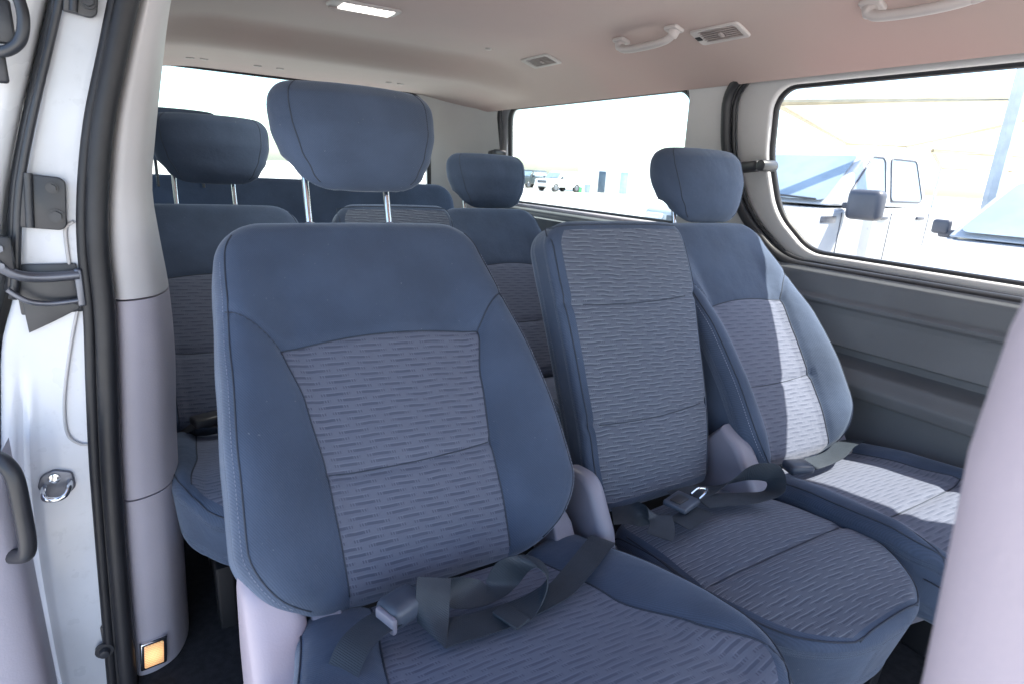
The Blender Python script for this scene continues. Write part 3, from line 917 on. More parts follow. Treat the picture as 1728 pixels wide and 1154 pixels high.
O2 = (.93, .69, .98)
belt2 = empty('seat_belt', O2, label='grey lap belt with open buckle lying across the narrow centre seat', cat='seat belt', group='seat belts on the seats')
strap('webbing', rel([((.885, .75, .985), (.2, -.95, 0)), ((.95, .735, .99), (.2, -.95, 0)), ((1.02, .725, .998), (.1, -.6, .6)), ((1.075, .705, 1.02), (0, -.3, .9)), ((1.105, .675, 1.022), (.2, -.4, .8)),
     ((1.085, .655, .998), (.2, -.8, .4)), ((1.03, .665, .992), (.15, -.95, .1)), ((.97, .69, .99), (.2, -.95, 0)), ((.915, .70, .992), (.2, -.95, 0))], O2), belt2)
strap('loose_end', rel([((.735, .765, .975), (.2, -.95, 0)), ((.775, .735, .985), (.5, -.8, 0)), ((.79, .70, .998), (.5, -.8, 0)), ((.775, .672, .992), (.85, -.5, 0)), ((.752, .655, .988), (.85, -.5, 0))], O2), belt2)
strap('folded_end', rel([((.905, .69, .985), (.35, -.9, 0)), ((.875, .68, .989), (.35, -.9, 0)), ((.84, .672, .990), (.35, -.9, 0)), ((.815, .668, .990), (.35, -.9, 0))], O2), belt2)
q = MB(); q.box((.868 - O2[0], .712 - O2[1], .999 - O2[2]), (.062, .052, .012), .004, Matrix.Rotation(R(14), 3, 'Z'))
bk = q.build('buckle', M['buckle'], belt2, 60)
q = MB(); q.box((.862 - O2[0], .714 - O2[1], 1.006 - O2[2]), (.034, .024, .004), .0015, Matrix.Rotation(R(14), 3, 'Z')); q.build('release_button', M['black'], bk)
q = MB(); q.tube([V(p) - V(O2) for p in catmull([(.905, .722, 1.002), (.935, .73, 1.003), (.95, .722, 1.003), (.935, .71, 1.003), (.905, .70, 1.002)], 6)], .003, 8); q.build('metal_tongue', M['chrome'], belt2)

O3 = (.10, 1.56, .92)
belt3 = empty('seat_belt', O3, label='dark belt buckle on the rear seat beside the left door pillar', cat='seat belt', group='seat belts on the seats')
strap('webbing', rel([((.02, 1.64, .93), (.3, -.9, 0)), ((.07, 1.6, .955), (.3, -.9, .1)), ((.13, 1.57, .96), (.3, -.9, 0)), ((.2, 1.58, .955), (.2, -.9, .2))], O3), belt3, 'black')
q = MB(); q.box((.085 - O3[0], 1.585 - O3[1], .972 - O3[2]), (.07, .05, .024), .008, Matrix.Rotation(R(15), 3, 'Z')); q.build('buckle', M['black'], belt3, 60)

O4 = (1.42, .70, .98)
belt4 = empty('seat_belt', O4, label='lap belt in sunlight at the back of the far window seat', cat='seat belt', group='seat belts on the seats')
strap('webbing', rel([((1.22, .72, .985), (.2, -.95, 0)), ((1.30, .70, .995), (.25, -.9, 0)), ((1.38, .70, .998), (.1, -.95, .1)), ((1.46, .72, 1.0), (0, -.95, .2)), ((1.54, .735, .99), (0, -.9, .3))], O4), belt4)
q = MB(); q.box((1.235 - O4[0], .70 - O4[1], 1.0 - O4[2]), (.06, .045, .022), .008, Matrix.Rotation(R(-20), 3, 'Z')); q.build('buckle', M['buckle'], belt4, 60)

# ------------------------------------------------------------------ van shell
van = empty('passenger_van', (0, 0, 0), label='white passenger van interior shell with pale headliner, grey trim and open sliding door', cat='van')
FX = 1.62
def TX(z): return .16 * max(0, min(.5, 1.93 - z))      # the body side leans out toward the belt line
def far(x): return lambda a, b, d: (x + d + TX(b), a, b)

# headliner
def hz(x, y):
    t = max(0, min(1, abs((x - .76) / .86))); e = max(0, (t - .55) / .45)
    z = 2.06 - .14 * e ** 2.0 - .01 * t * t
    d = max(0, min(1, (y - 2.33) / .24)); d = d * d * (3 - 2 * d)
    lip = 1.992 - .065 * e ** 2 - max(0, y - 2.6) * .012
    return z * (1 - d) + min(z, lip) * d
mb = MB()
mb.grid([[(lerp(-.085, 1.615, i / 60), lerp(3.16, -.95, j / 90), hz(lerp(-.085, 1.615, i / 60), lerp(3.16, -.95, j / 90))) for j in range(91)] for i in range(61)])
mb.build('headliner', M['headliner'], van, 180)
# roof skin above
mb = MB()
mb.grid([[(lerp(-.22, 1.76, i / 24), lerp(3.24, -.98, j / 30), 2.10 - .14 * abs(lerp(-1, 1, i / 24)) ** 4) for j in range(31)] for i in range(25)])
mb.build('roof', M['paint'], van, 180)

# windows of the far side: outline polygons in (y, z)
W2 = roundpoly([(.03, 1.905, .06), (1.247, 1.905, .075), (1.255, 1.70, .3), (1.21, 1.532, .2), (1.09, 1.425, .13), (.03, 1.421, .1)], 10)
W2o = roundpoly([(-.02, 1.945, .08), (1.387, 1.945, .10), (1.385, 1.72, .4), (1.31, 1.525, .3), (1.15, 1.39, .2), (-.02, 1.39, .1)], 10)
W3 = roundpoly([(1.555, 1.93, .07), (2.80, 1.93, .08), (2.88, 1.456, .09), (1.62, 1.456, .07)], 10)
W3o = roundpoly([(1.545, 1.96, .07), (2.87, 1.96, .10), (2.95, 1.434, .10), (1.61, 1.434, .08)], 10)
WF = roundpoly([(-.82, 1.87, .06), (-.22, 1.87, .06), (-.22, 1.45, .06), (-.82, 1.45, .06)], 6)
out = [(-.95, 1.38), (-.95, 1.975), (3.18, 1.975), (3.18, 1.38)]
panel('pillar_trim', out, [W2o, W3o, WF], .03, .010, far(FX + .015), M['trim'], van)
# inner frame of the far sliding door window
panel('window_frame', roundpoly([(-.015, 1.94, .08), (1.374, 1.94, .095), (1.372, 1.72, .4), (1.298, 1.53, .3), (1.142, 1.396, .2), (-.015, 1.396, .1)], 10), [W2], .024, .009, far(FX + .038), M['trim'], van)
def scale_poly(poly, k):
    cx = sum(p[0] for p in poly) / len(poly); cz = sum(p[1] for p in poly) / len(poly)
    out = []
    for a, z in poly:
        d = V((a - cx, z - cz)); out.append((a + d.x / d.length * k, z + d.y / d.length * k))
    return out
# outer skin with the same openings
panel('body_side', [(-.97, .35), (-.97, 1.99), (3.22, 1.99), (3.22, .35)], [scale_poly(W2, .035), scale_poly(W3, .03), WF], .03, .006, far(1.70), M['paint'], van)
def pane(name, poly, x, parent, gm='glass'):
    me = bpy.data.meshes.new(name); me.from_pydata([(x + TX(b), a, b) for a, b in poly], [], [tuple(range(len(poly)))]); me.update()
    return link(name, me, M[gm], parent)
def gasket(name, poly, x, r, parent, mat='rubber'):
    b = MB(); b.tube([(x + TX(z), a, z) for a, z in poly], r, 10, True); return b.build(name, M[mat], parent, 180)
w2 = gasket('side_window', W2, FX + .055, .011, van); w2['label'] = 'large front side window with black gasket'
pane('window_glass', W2, FX + .06, w2)
gasket('door_seal', scale_poly(W2o, .004), FX - .002, .016, van)
gasket('door_seal', scale_poly(W2o, -.016), FX + .012, .007, van)
w3 = gasket('side_window', W3, FX + .045, .013, van); w3['label'] = 'rear side window with black gasket'
pane('window_glass', W3, FX + .055, w3, 'rearglass')
b = MB(); b.tube([(FX + .02 + TX(z), a, z) for a, z in W3o if a > 2.55 or z > 1.90], .013, 10); b.build('window_gasket', M['rubber'], van, 180)
b = MB(); b.tube([(FX + .03 + TX(1.45), y_, 1.446) for y_ in (1.60, 2.2, 2.90)], .012, 10); b.build('sill_strip', M['lilac'], van, 180)
pane('window_glass', WF, FX + .05, van)
# window latches
def latch(y, z):
    FX = 1.62 + TX(z)
    b = MB(); b.box((FX - .012, y + .03, z), (.03, .07, .035), .01, Matrix.Rotation(R(-6), 3, 'X')); o = b.build('window_latch', M['black'], van)
    c = MB(); c.cyl((FX - .034, y - .022, z + .004), (FX + .035, y - .022, z + .004), .017, 20, None, .004); c.build('latch_knob', M['black'], o)
latch(1.25, 1.672); latch(2.90, 1.705)

# door trim and rear quarter trim under the windows
def side_profile(z):
    """how far the lower trim stands in from the wall, metres"""
    p = table([(.55, .045), (.9, .05), (1.058, .040), (1.072, .080), (1.105, .090), (1.140, .066), (1.160, .004), (1.180, .0), (1.189, .034), (1.275, .030), (1.294, .034), (1.302, .054), (1.314, .056), (1.322, .038), (1.37, .034), (1.405, .022), (1.425, .010), (1.432, -.006)])
    return p(z)
zs = [.52 + (1.05 - .52) * i / 14 for i in range(14)] + [1.05 + (1.345 - 1.05) * i / 72 for i in range(72)] + [1.345 + (1.432 - 1.345) * i / 24 for i in range(25)]
def trim_panel(name, y0, y1, top, mat, arm):
    b = MB(); n = 50; P = []
    for i in range(n + 1):
        y = lerp(y0, y1, i / n); row = []
        # fade of armrest toward the rear end
        e = max(0, min(1, (y1 - .05 - y) / .06)) if arm else 0
        for z in zs:
            zz = z
            s = side_profile(z); s0 = .04 if z < 1.40 else min(.04, side_profile(z))
            s = s0 + (s - s0) * e
            rr = 0
            row.append((FX + .08 - s + .004, y, zz if z < 1.38 else 1.38 + (z - 1.38) * (top - 1.38) / (1.432 - 1.38)))
        P.append(row)
    b.grid(P)
    b.grid([[(FX + .08 - .04 + .004, y1, z), (FX + .13, y1 + .004, z)] for z in (.52, 1.0, top - .03)])
    return b.build(name, mat, van, 50)
trim_panel('door_trim', .0, 1.305, 1.402, M['darktrim'], True)
trim_panel('quarter_trim', 1.325, 3.16, 1.440, M['darktrim'], False)
# rear D pillar and tailgate
panel('tailgate', [(-.2, .4), (-.2, 2.02), (1.80, 2.02), (1.80, .4)], [roundpoly([(-.02, 1.99, .12), (1.36, 1.985, .14), (1.385, 1.36, .1), (-.05, 1.36, .1)], 10)], .05, .015,
      lambda a, b, d: (a, 3.2 + d - (b - 1.4) * .03, b), M['trim'], van)
rw = roundpoly([(-.02, 1.99, .12), (1.36, 1.985, .14), (1.385, 1.36, .1), (-.05, 1.36, .1)], 10)
b = MB(); b.tube([(a, 3.17 - (z - 1.4) * .03, z) for a, z in rw], .012, 10, True); rwo = b.build('rear_window', M['rubber'], van, 180)
me = bpy.data.meshes.new('rear_glass'); me.from_pydata([(a, 3.19, z) for a, z in rw], [], [tuple(range(len(rw)))]); link('window_glass', me, M['rearglass'], rwo)
# D pillar cover: rounded column in the far rear corner
b = MB(); P = []
for i in range(14):
    a = math.pi / 2 * i / 13
    P.append([(1.62 - .23 * (1 - math.sin(a)) - .02 * 0, 2.86 + .29 * (1 - math.cos(a)) if False else 3.16 - .29 * math.cos(math.pi / 2 - a) * 1.0, z) for z in (.55, 1.0, 1.45, 1.7, 1.93, 1.985)])
P = [[(1.385 + (.235 + TX(z)) * math.sin(a), 3.165 - .295 * (1 - math.cos(a)), z) for z in (.55, 1.0, 1.45, 1.7, 1.9, 1.985)] for a in [math.pi / 2 * i / 15 for i in range(16)]]
b.grid(P); b.build('rear_corner_trim', M['trim'], van, 180)

# floor and step
b = MB(); b.box((.80, 1.0, FLOOR - .02), (1.84, 4.3, .04), .004); b.build('floor', M['carpet'], van)
b = MB(); b.box((-.11, .3, FLOOR - .09), (.2, 1.86, .06), .01); b.build('door_step', M['darktrim'], van)

# near wall behind the door pillar (row three), with its own window
near_out = [(1.42, .40), (1.42, 1.975), (3.18, 1.975), (3.18, .40)]
NW = roundpoly([(1.62, 1.92, .07), (2.85, 1.92, .08), (2.85, 1.47, .09), (1.62, 1.47, .07)], 8)
panel('quarter_trim', near_out, [NW], .04, .01, lambda a, b_, d: (-.135 + d, a, b_), M['trim'], van)
panel('body_side', [(1.27, .35), (1.27, 1.99), (3.22, 1.99), (3.22, .35)], [NW], .03, .006, lambda a, b_, d: (-.245 + d + max(0, b_ - 1.3) * .16, a, b_), M['paint'], van)
me = bpy.data.meshes.new('glass'); me.from_pydata([(-.17, a, z) for a, z in NW], [], [tuple(range(len(NW)))]); link('window_glass', me, M['rearglass'], van)

# door pillar on the near side: sections measured along z
TZ = [(.36, -.118, -.170, -.012), (.53, -.110, -.162, -.006), (.75, -.100, -.150, .002), (.96, -.089, -.138, .010), (1.07, -.082, -.131, .016), (1.21, -.070, -.119, .027), (1.35, -.059, -.106, .029),
      (1.46, -.056, -.101, .022), (1.55, -.046, -.090, .019), (1.66, -.026, -.068, .036), (1.77, .004, -.036, .057), (1.858, .031, -.010, .075), (1.95, .060, .020, .098), (2.05, .085, .05, .12)]
def col(k):
    t = tableC([(r[0], r[k]) for r in TZ]); return t
fB, fS, fR = col(1), col(2), col(3)
def pillar_cover(name, z0, z1, mat):
    b = MB(); P = []; n = max(8, int((z1 - z0) / .03))
    for i in range(n + 1):
        z = lerp(z0, z1, i / n); row = []
        x0, x1 = fB(z) - .004, fR(z)
        ctl = [(x0, 1.262), (x0 + .012, 1.249), (lerp(x0, x1, .4), 1.252), (lerp(x0, x1, .72), 1.275), (lerp(x0, x1, .93), 1.325), (x1, 1.385), (x1 - .004, 1.43), (x1 - .04, 1.47), (-.11, 1.50)]
        P.append([(p.x, p.y, z) for p in catmull([(a, c, 0) for a, c in ctl], 6)])
    # tuck the ends so the joint reads as a dark line
    for rr, s in ((P[0], 1), (P[-1], -1)):
        pass
    b.grid(P)
    inner = [[(x + .006 * 0, y + .012, z) for x, y, z in P[0]], P[0]]
    b.grid([P[-1], [(x - .004, y + .012, z) for x, y, z in P[-1]]])
    b.grid([[(x - .004, y + .012, z) for x, y, z in P[0]], P[0]])
    return b.build(name, mat, van, 50)
pillar_cover('pillar_trim', 1.362, 2.04, M['paletrim'])
pillar_cover('pillar_trim', .965, 1.3585, M['lilac'])
pillar_cover('pillar_trim', .38, .9615, M['lilac'])
# dark backing behind the joints
b = MB(); b.grid([[(fB(z), 1.275, z), (lerp(fB(z), fR(z), .6), 1.285, z), (fR(z) - .012, 1.36, z), (fR(z) - .014, 1.42, z)] for z in [lerp(.4, 2.03, i / 20) for i in range(21)]]); b.build('pillar_frame', M['void'], van, 180)
# rubber door seal on the pillar and over the door
def seal(fx, dy, r):
    pts = [(fx(z), 1.238 + dy, z) for z in [lerp(.40, 1.90, i / 50) for i in range(51)]]
    top = [(fx(1.90) + .012, 1.232 + dy, 1.935), (fx(1.90) + .018, 1.19 + dy, 1.972), (fx(1.90) + .02, 1.10, 1.985), (fx(1.90) + .02, .8, 1.988), (fx(1.90) + .02, .3, 1.988), (fx(1.90) + .02, -.3, 1.97)]
    return pts + catmull(top, 6)
b = MB(); b.tube(seal(lambda z: fB(z) - .0165, -.006, .0165), .0165, 14)
b.tube(seal(lambda z: fS(z) + .0075, .004, .01), .0095, 12)
b.tube(seal(lambda z: (fS(z) + fB(z)) / 2 - .006, .006, .01), .009, 10)
b.build('door_seal', M['rubber'], van, 180)

# white door jamb outside the seal
ST = tableC([(.40, -.262), (.80, -.27), (1.02, -.262), (1.2, -.238), (1.30, -.222), (1.388, -.193), (1.57, -.159), (1.839, -.075), (2.0, -.025)])
b = MB(); P = []
for i in range(61):
    z = lerp(.38, 2.02, i / 60); a, c = fS(z) + .006, ST(z)
    # soft pressed ribs low on the panel
    rib = .006 * max(0, min(1, (1.25 - z) / .1))
    row = []
    for q in range(25):
        t = q / 24; x = lerp(a, c, t)
        y = 1.25 + .004 * t + rib * math.exp(-((t - .80) / .045) ** 2) * 1.6 - rib * .8 * math.exp(-((t - .70) / .05) ** 2) + .022 * max(0, t - .9) ** 2 * 100 * .1
        row.append((x, y, z))
    row += [(c - .004, 1.262, z), (c - .006, 1.285, z), (c - .004, 1.40, z)]
    P.append(row)
b.grid(P); b.build('door_jamb', M['jamb'], van, 50)
b = MB(); b.tube(catmull([(fS(1.49) - .004, 1.247, 1.50), (fS(1.48) - .016, 1.247, 1.485), (fS(1.42) - .014, 1.247, 1.42)], 6), .003, 6)
b.tube(catmull([(fS(1.355) - .008, 1.247, 1.355), (fS(1.28) - .022, 1.247, 1.28), (fS(1.2) - .034, 1.247, 1.19), (fS(1.13) - .032, 1.247, 1.125), (fS(1.1) - .014, 1.247, 1.10), (fS(1.09) + .004, 1.247, 1.097)], 8), .0026, 8)
b.build('seam_sealer', M['trim'], van, 180)
# black edge strip with bolted plates
b = MB(); b.tube([(ST(z) - .002, 1.240, z) for z in [lerp(1.375, 2.0, i / 30) for i in range(31)]], .0062, 10)
b.tube([(ST(z) - .010, 1.262, z) for z in [lerp(1.385, 2.0, i / 30) for i in range(31)]], .008, 8); b.build('edge_strip', M['bracket'], van, 180)
def plate(z0, z1, xr):
    zc = (z0 + z1) / 2; b = MB()
    xl = ST(zc) + .002
    sl = (ST(z1) - ST(z0)) / (z1 - z0) * .5
    prof = roundpoly([(xl - .004 + sl * (z0 - zc), z0, .002), (xr + sl * (z0 - zc), z0 - .006, .012), (xr + sl * (z1 - zc), z1 - .006, .012), (xl - .004 + sl * (z1 - zc), z1, .002)], 5)
    b.prism(prof, 1, 1.236, 1.247, .002); o = b.build('hinge_plate', M['bracket'], van)
    b = MB(); b.cyl((xl + .010 + sl * (z0 - zc), 1.234, z0), (xl + .010 + sl * (z1 - zc), 1.234, z1), .006, 10); b.build('hinge_barrel', M['bracket'], o)
    for zz, r in ((z0 + .018, .0085), (z1 - .022, .0065)):
        c = MB(); c.cyl((xr - .015, 1.238, zz), (xr - .015, 1.2325, zz), r * 1.35, 20); c.cyl((xr - .015, 1.234, zz), (xr - .015, 1.2265, zz), r, 6); c.build('bolt', M['bracket'], o)
plate(1.492, 1.577, -.108); plate(1.822, 1.905, -.026)
# sliding door rail arm, steel, in its recess
b = MB(); b.box((-.15, 1.247, 1.388), (.085, .006, .085), .003); b.prism([(-.188, 1.372), (-.112, 1.36), (-.112, 1.352), (-.150, 1.332), (-.186, 1.315)], 1, 1.243, 1.249, .001); b.build('rail_recess', M['bracket'], van)
b = MB(); b.tube(catmull([(-.105, 1.235, 1.412), (-.15, 1.228, 1.411), (-.18, 1.22, 1.416), (-.20, 1.215, 1.43), (-.215, 1.21, 1.45)], 6), .0085, 12)
b.tube(catmull([(-.107, 1.235, 1.368), (-.15, 1.23, 1.366), (-.178, 1.222, 1.374), (-.20, 1.218, 1.395)], 6), .0045, 10)
b.box((-.106, 1.236, 1.39), (.012, .012, .065), .003)
b.build('rail_arm', M['steel'], van, 60)
b = MB(); b.box((-.20, 1.222, 1.45), (.03, .02, .06), .004); o = b.build('roller_bracket', M['black'], van)
c = MB(); c.cyl((-.20, 1.21, 1.462), (-.20, 1.206, 1.462), .007, 6); c.cyl((-.20, 1.21, 1.435), (-.20, 1.206, 1.435), .005, 6); c.build('bolt', M['steel'], o)
# striker
b = MB(); b.prism(roundpoly([(-.214, 1.028, .012), (-.206, 1.050, .012), (-.186, 1.058, .012), (-.160, 1.048, .008), (-.158, 1.018, .012), (-.176, 1.000, .012), (-.196, 1.000, .012)], 4), 1, 1.243, 1.251, .002)
o = b.build('door_striker', M['steel'], van)
c = MB(); c.tube(catmull([(-.203, 1.244, 1.030), (-.203, 1.222, 1.026), (-.20, 1.212, 1.020), (-.185, 1.210, 1.016), (-.172, 1.212, 1.020), (-.166, 1.224, 1.028), (-.166, 1.244, 1.032)], 6), .0048, 12); c.build('striker_loop', M['chrome'], o, 180)
c = MB(); c.cyl((-.187, 1.244, 1.043), (-.187, 1.239, 1.043), .009, 20, None, .001); c.cyl((-.187, 1.24, 1.043), (-.187, 1.2375, 1.043), .0045, 6); c.build('screw', M['chrome'], o)
# check stop low on the jamb
b = MB(); b.cyl((-.156, 1.245, .652), (-.156, 1.222, .650), .011, 16, .009, .002); b.cyl((-.156, 1.24, .652), (-.156, 1.232, .652), .016, 16); b.box((-.152, 1.243, .68), (.012, .01, .05), .004); b.build('door_bumper', M['black'], van)
# lit step lamp
b = MB(); b.box((0, 0, 0), (.050, .012, .066), .004, None, 3)
sl = b.build('step_lamp', M['chrome'], van, 40, (-.076, 1.2475, .600), (0, R(5), R(12)))
c = MB(); c.box((0, -.006, 0), (.036, .006, .052), .002); c.build('lamp_lens', M['steplamp'], sl)

# open sliding door, pushed back along the outside
SD = tableC([(.40, -.285), (.80, -.292), (1.02, -.286), (1.13, -.258), (1.2, -.262), (1.30, -.250), (1.388, -.222), (1.57, -.180), (1.839, -.096), (2.0, -.045)])
b = MB(); P = []
for i in range(41):
    z = lerp(.42, 1.99, i / 40); x = SD(z)
    P.append([(x, 2.35, z), (x, 1.6, z), (x, 1.262, z), (x - .004, 1.243, z), (x - .016, 1.232, z), (x - .05, 1.226, z), (x - .075, 1.235, z), (x - .082, 1.26, z), (x - .082, 2.35, z)])
b.grid(P); sdoor = b.build('sliding_door', M['paint'], van, 60)
b = MB(); P = []
for i in range(21):
    z = lerp(.45, 1.135, i / 20); k = math.sin(min(1, (1.137 - z) / .06) * math.pi / 2)
    P.append([(-.234 - .006 * (1 - k), 1.17, z)] + [(-.2345 - .10 * (1 - math.cos(a)), 1.16 - .05 * math.sin(a) * k, z) for a in [math.pi / 2 * q / 8 for q in range(9)]] + [(-.36, 1.10, z)])
    P[-1] = [(-.238, 1.24, z)] + P[-1]
b.grid(P); b.build('inner_panel', M['lilac'], sdoor, 60)
b = MB(); b.tube(catmull([(-.247, 1.15, 1.142), (-.229, 1.13, 1.137), (-.217, 1.118, 1.112), (-.215, 1.112, 1.055), (-.216, 1.112, 1.0), (-.224, 1.12, .972), (-.252, 1.15, .960)], 8), .0125, 14); b.build('grab_handle', M['black'], sdoor, 180)
b = MB(); b.tube(catmull([(-.155, 1.20, 1.835), (-.128, 1.19, 1.832), (-.120, 1.185, 1.80), (-.128, 1.185, 1.765), (-.150, 1.19, 1.748), (-.165, 1.2, 1.76), (-.168, 1.2, 1.81)], 8, True), .008, 12, True)
b.box((-.150, 1.207, 1.79), (.03, .008, .06), .003); b.box((-.165, 1.20, 1.73), (.03, .01, .05), .008); b.build('latch_housing', M['bracket'], sdoor, 60)

# front door pillar close to the camera at the right
b = MB(); P = []
def bx(z):
    return tableC([(.3, -.06), (.9, -.035), (1.25, -.018), (1.448, -.0088), (1.498, -.0057), (1.544, -.0027), (1.573, -.0041), (1.5935, -.0049), (1.63, -.012), (1.75, -.04), (2.1, -.14)])(z)
for i in range(41):
    z = lerp(.4, 2.03, i / 40); o = bx(z)
    P.append([(p.x, p.y + o, z) for p in catmull([(.30, .058, 0), (.262, .078, 0), (.225, .075, 0), (.20, .060, 0), (.188, .030, 0), (.184, -.02, 0), (.186, -.10, 0), (.19, -.20, 0)], 6)])
b.grid(P); fp = b.build('pillar_trim', M['pinktrim'], van, 180); fp['label'] = 'blurred lilac-grey front pillar at the right edge'

# ceiling fittings
def ceil_frame(x, y):
    """matrix whose z axis points down out of the headliner"""
    dx = (hz(x + .01, y) - hz(x - .01, y)) / .02; dy = (hz(x, y + .01) - hz(x, y - .01)) / .02
    n = V((dx, dy, -1)).normalized(); yv = V((0, 1, dy)).normalized(); xv = yv.cross(n).normalized(); yv = n.cross(xv)
    m = Matrix((xv, yv, n)).transposed().to_4x4(); m.translation = V((x, y, hz(x, y))); return m
def place(o, m): o.matrix_local = m; return o
def ceiling_vent(x, y, sx, sy, n, knob):
    f = MB()
    ol = roundpoly([(-sx / 2, -sy / 2, .012), (sx / 2, -sy / 2, .012), (sx / 2, sy / 2, .012), (-sx / 2, sy / 2, .012)], 5)
    kx = .82; il = roundpoly([(-sx / 2 * .72, -sy / 2 * .78, .006), (sx / 2 * .72, -sy / 2 * .78, .006), (sx / 2 * .72, sy / 2 * .66, .006), (-sx / 2 * .72, sy / 2 * .66, .006)], 4)
    o = panel('ceiling_vent', ol, [il], .012, .004, lambda a, b_, d: (a, b_, d), M['headplastic'], van)
    place(o, ceil_frame(x, y))
    c = MB(); c.box((0, 0, -.002), (sx * .74, sy * .8, .004), 0); c.build('vent_cavity', M['void'], o)
    for i in range(n):
        c = MB(); xx = lerp(-sx * .31, sx * .31, i / (n - 1))
        c.box((xx, -.003, .002), (sx * .05, sy * .74, .009), .0015, Matrix.Rotation(R(28), 3, 'Y')); c.build('louvre', M['vent'], o)
    c = MB(); c.box((0, -sy * .05, .006), (sx * .3, .012, .008), .003); c.build('vent_knob', M['vent'], o)
    if knob:
        c = MB(); c.box((0, sy * .42, .005), (sx * .25, .02, .006), .003); c.build('vent_wheel', M['void'], o)
M['headplastic'] = plain('headliner_plastic', (.45, .41, .40), .55, .05, 6)
ceiling_vent(1.425, 1.275, .072, .17, 6, True)
ceiling_vent(1.375, 2.10, .08, .19, 6, False)
def grab(x, y, L, hook=False):
    o = empty('x'); bpy.data.objects.remove(o)
    b = MB()
    h = L / 2
    b.tube(catmull([(0, -h, 0.0), (0, -h + .002, .016), (0, -h + .018, .030), (0, -h + .055, .036), (0, 0, .038), (0, h - .055, .036), (0, h - .018, .030), (0, h - .002, .016), (0, h, 0)], 6),
           [.016 if i < 9 or i > 39 else .0115 for i in range(49)], 14)
    for s in (-1, 1): b.box((0, s * (h - .004), .004), (.04, .05, .014), .006, None, 3)
    g = b.build('grab_handle', M['headplastic'], van, 180); place(g, ceil_frame(x, y))
    if hook:
        c = MB(); c.tube(catmull([(0, -.09, .0), (0, -.09, .028), (0, -.1, .038), (0, -.115, .034)], 5), .006, 10); c.box((0, -.09, .006), (.028, .034, .014), .005); c.build('coat_hook', M['headplastic'], g, 180)
grab(1.36, 1.50, .235); grab(1.43, .745, .225, True)
dl = panel('dome_lamp', roundpoly([(-.105, -.045, .02), (.105, -.045, .02), (.105, .045, .02), (-.105, .045, .02)], 6), [], .012, .005, lambda a, b_, d: (a, b_, d), M['headplastic'], van)
place(dl, ceil_frame(.615, 1.90))
c = MB(); c.box((-.006, 0, .007), (.155, .066, .008), .004, None, 3); c.build('lamp_lens', M['domelens'], dl)
c = MB(); c.box((.05, .037, .009), (.09, .006, .005), .0015); c.build('lamp_switch', M['vent'], dl)
al = bpy.data.lights.new('dome_light', 'AREA'); al.shape = 'RECTANGLE'; al.size = .15; al.size_y = .06; al.energy = 4.0; al.color = (.95, 1, .97)
ao = bpy.data.objects.new('dome_light', al); COL.objects.link(ao); ao.location = (.615, 1.90, hz(.615, 1.90) - .022)
c = MB(); c.cyl((0, 0, -.002), (0, 0, .006), .014, 20, .011, .002); place(c.build('roof_clip', M['headplastic'], van, 40), ceil_frame(1.17, 2.15))
for x in (.22, .27, .47, .56, 1.04, 1.1):
    c = MB(); c.box((0, 0, .001), (.03, .012, .006), .003); place(c.build('header_clip', M['headplastic'], van, 60), ceil_frame(x, 2.88))

# ------------------------------------------------------------------ outside
GZ = .06
b = MB(); b.grid([[(lerp(-400, 400, i / 8), lerp(-400, 400, j / 8), GZ) for j in range(9)] for i in range(9)])
g = b.build('ground', M['concrete'], None); tag(g, kind='structure')

def loft(b, secs):
    """secs: list of closed rings of equal length; capped"""
    R_ = [[b.bm.verts.new(V(p)) for p in s] for s in secs]
    n = len(R_[0])
    for A, B in zip(R_, R_[1:]):
        for q in range(n): b.bm.faces.new((A[q], A[(q + 1) % n], B[(q + 1) % n], B[q]))
    b.bm.faces.new(R_[0][::-1]); b.bm.faces.new(R_[-1])
    bmesh.ops.recalc_face_normals(b.bm, faces=b.bm.faces)

def car_wheel(root, x, y, r, w, side):
    t = MB(); t.cyl((x, y - w / 2, r), (x, y + w / 2, r), r, 28, None, .03); wo = t.build('wheel', M['tyre'], root)
    t = MB(); t.cyl((x, y + side * (w / 2 - .01), r), (x, y + side * (w / 2 + .012), r), r * .62, 24, r * .55, .01); t.build('rim', M['steel'], wo)

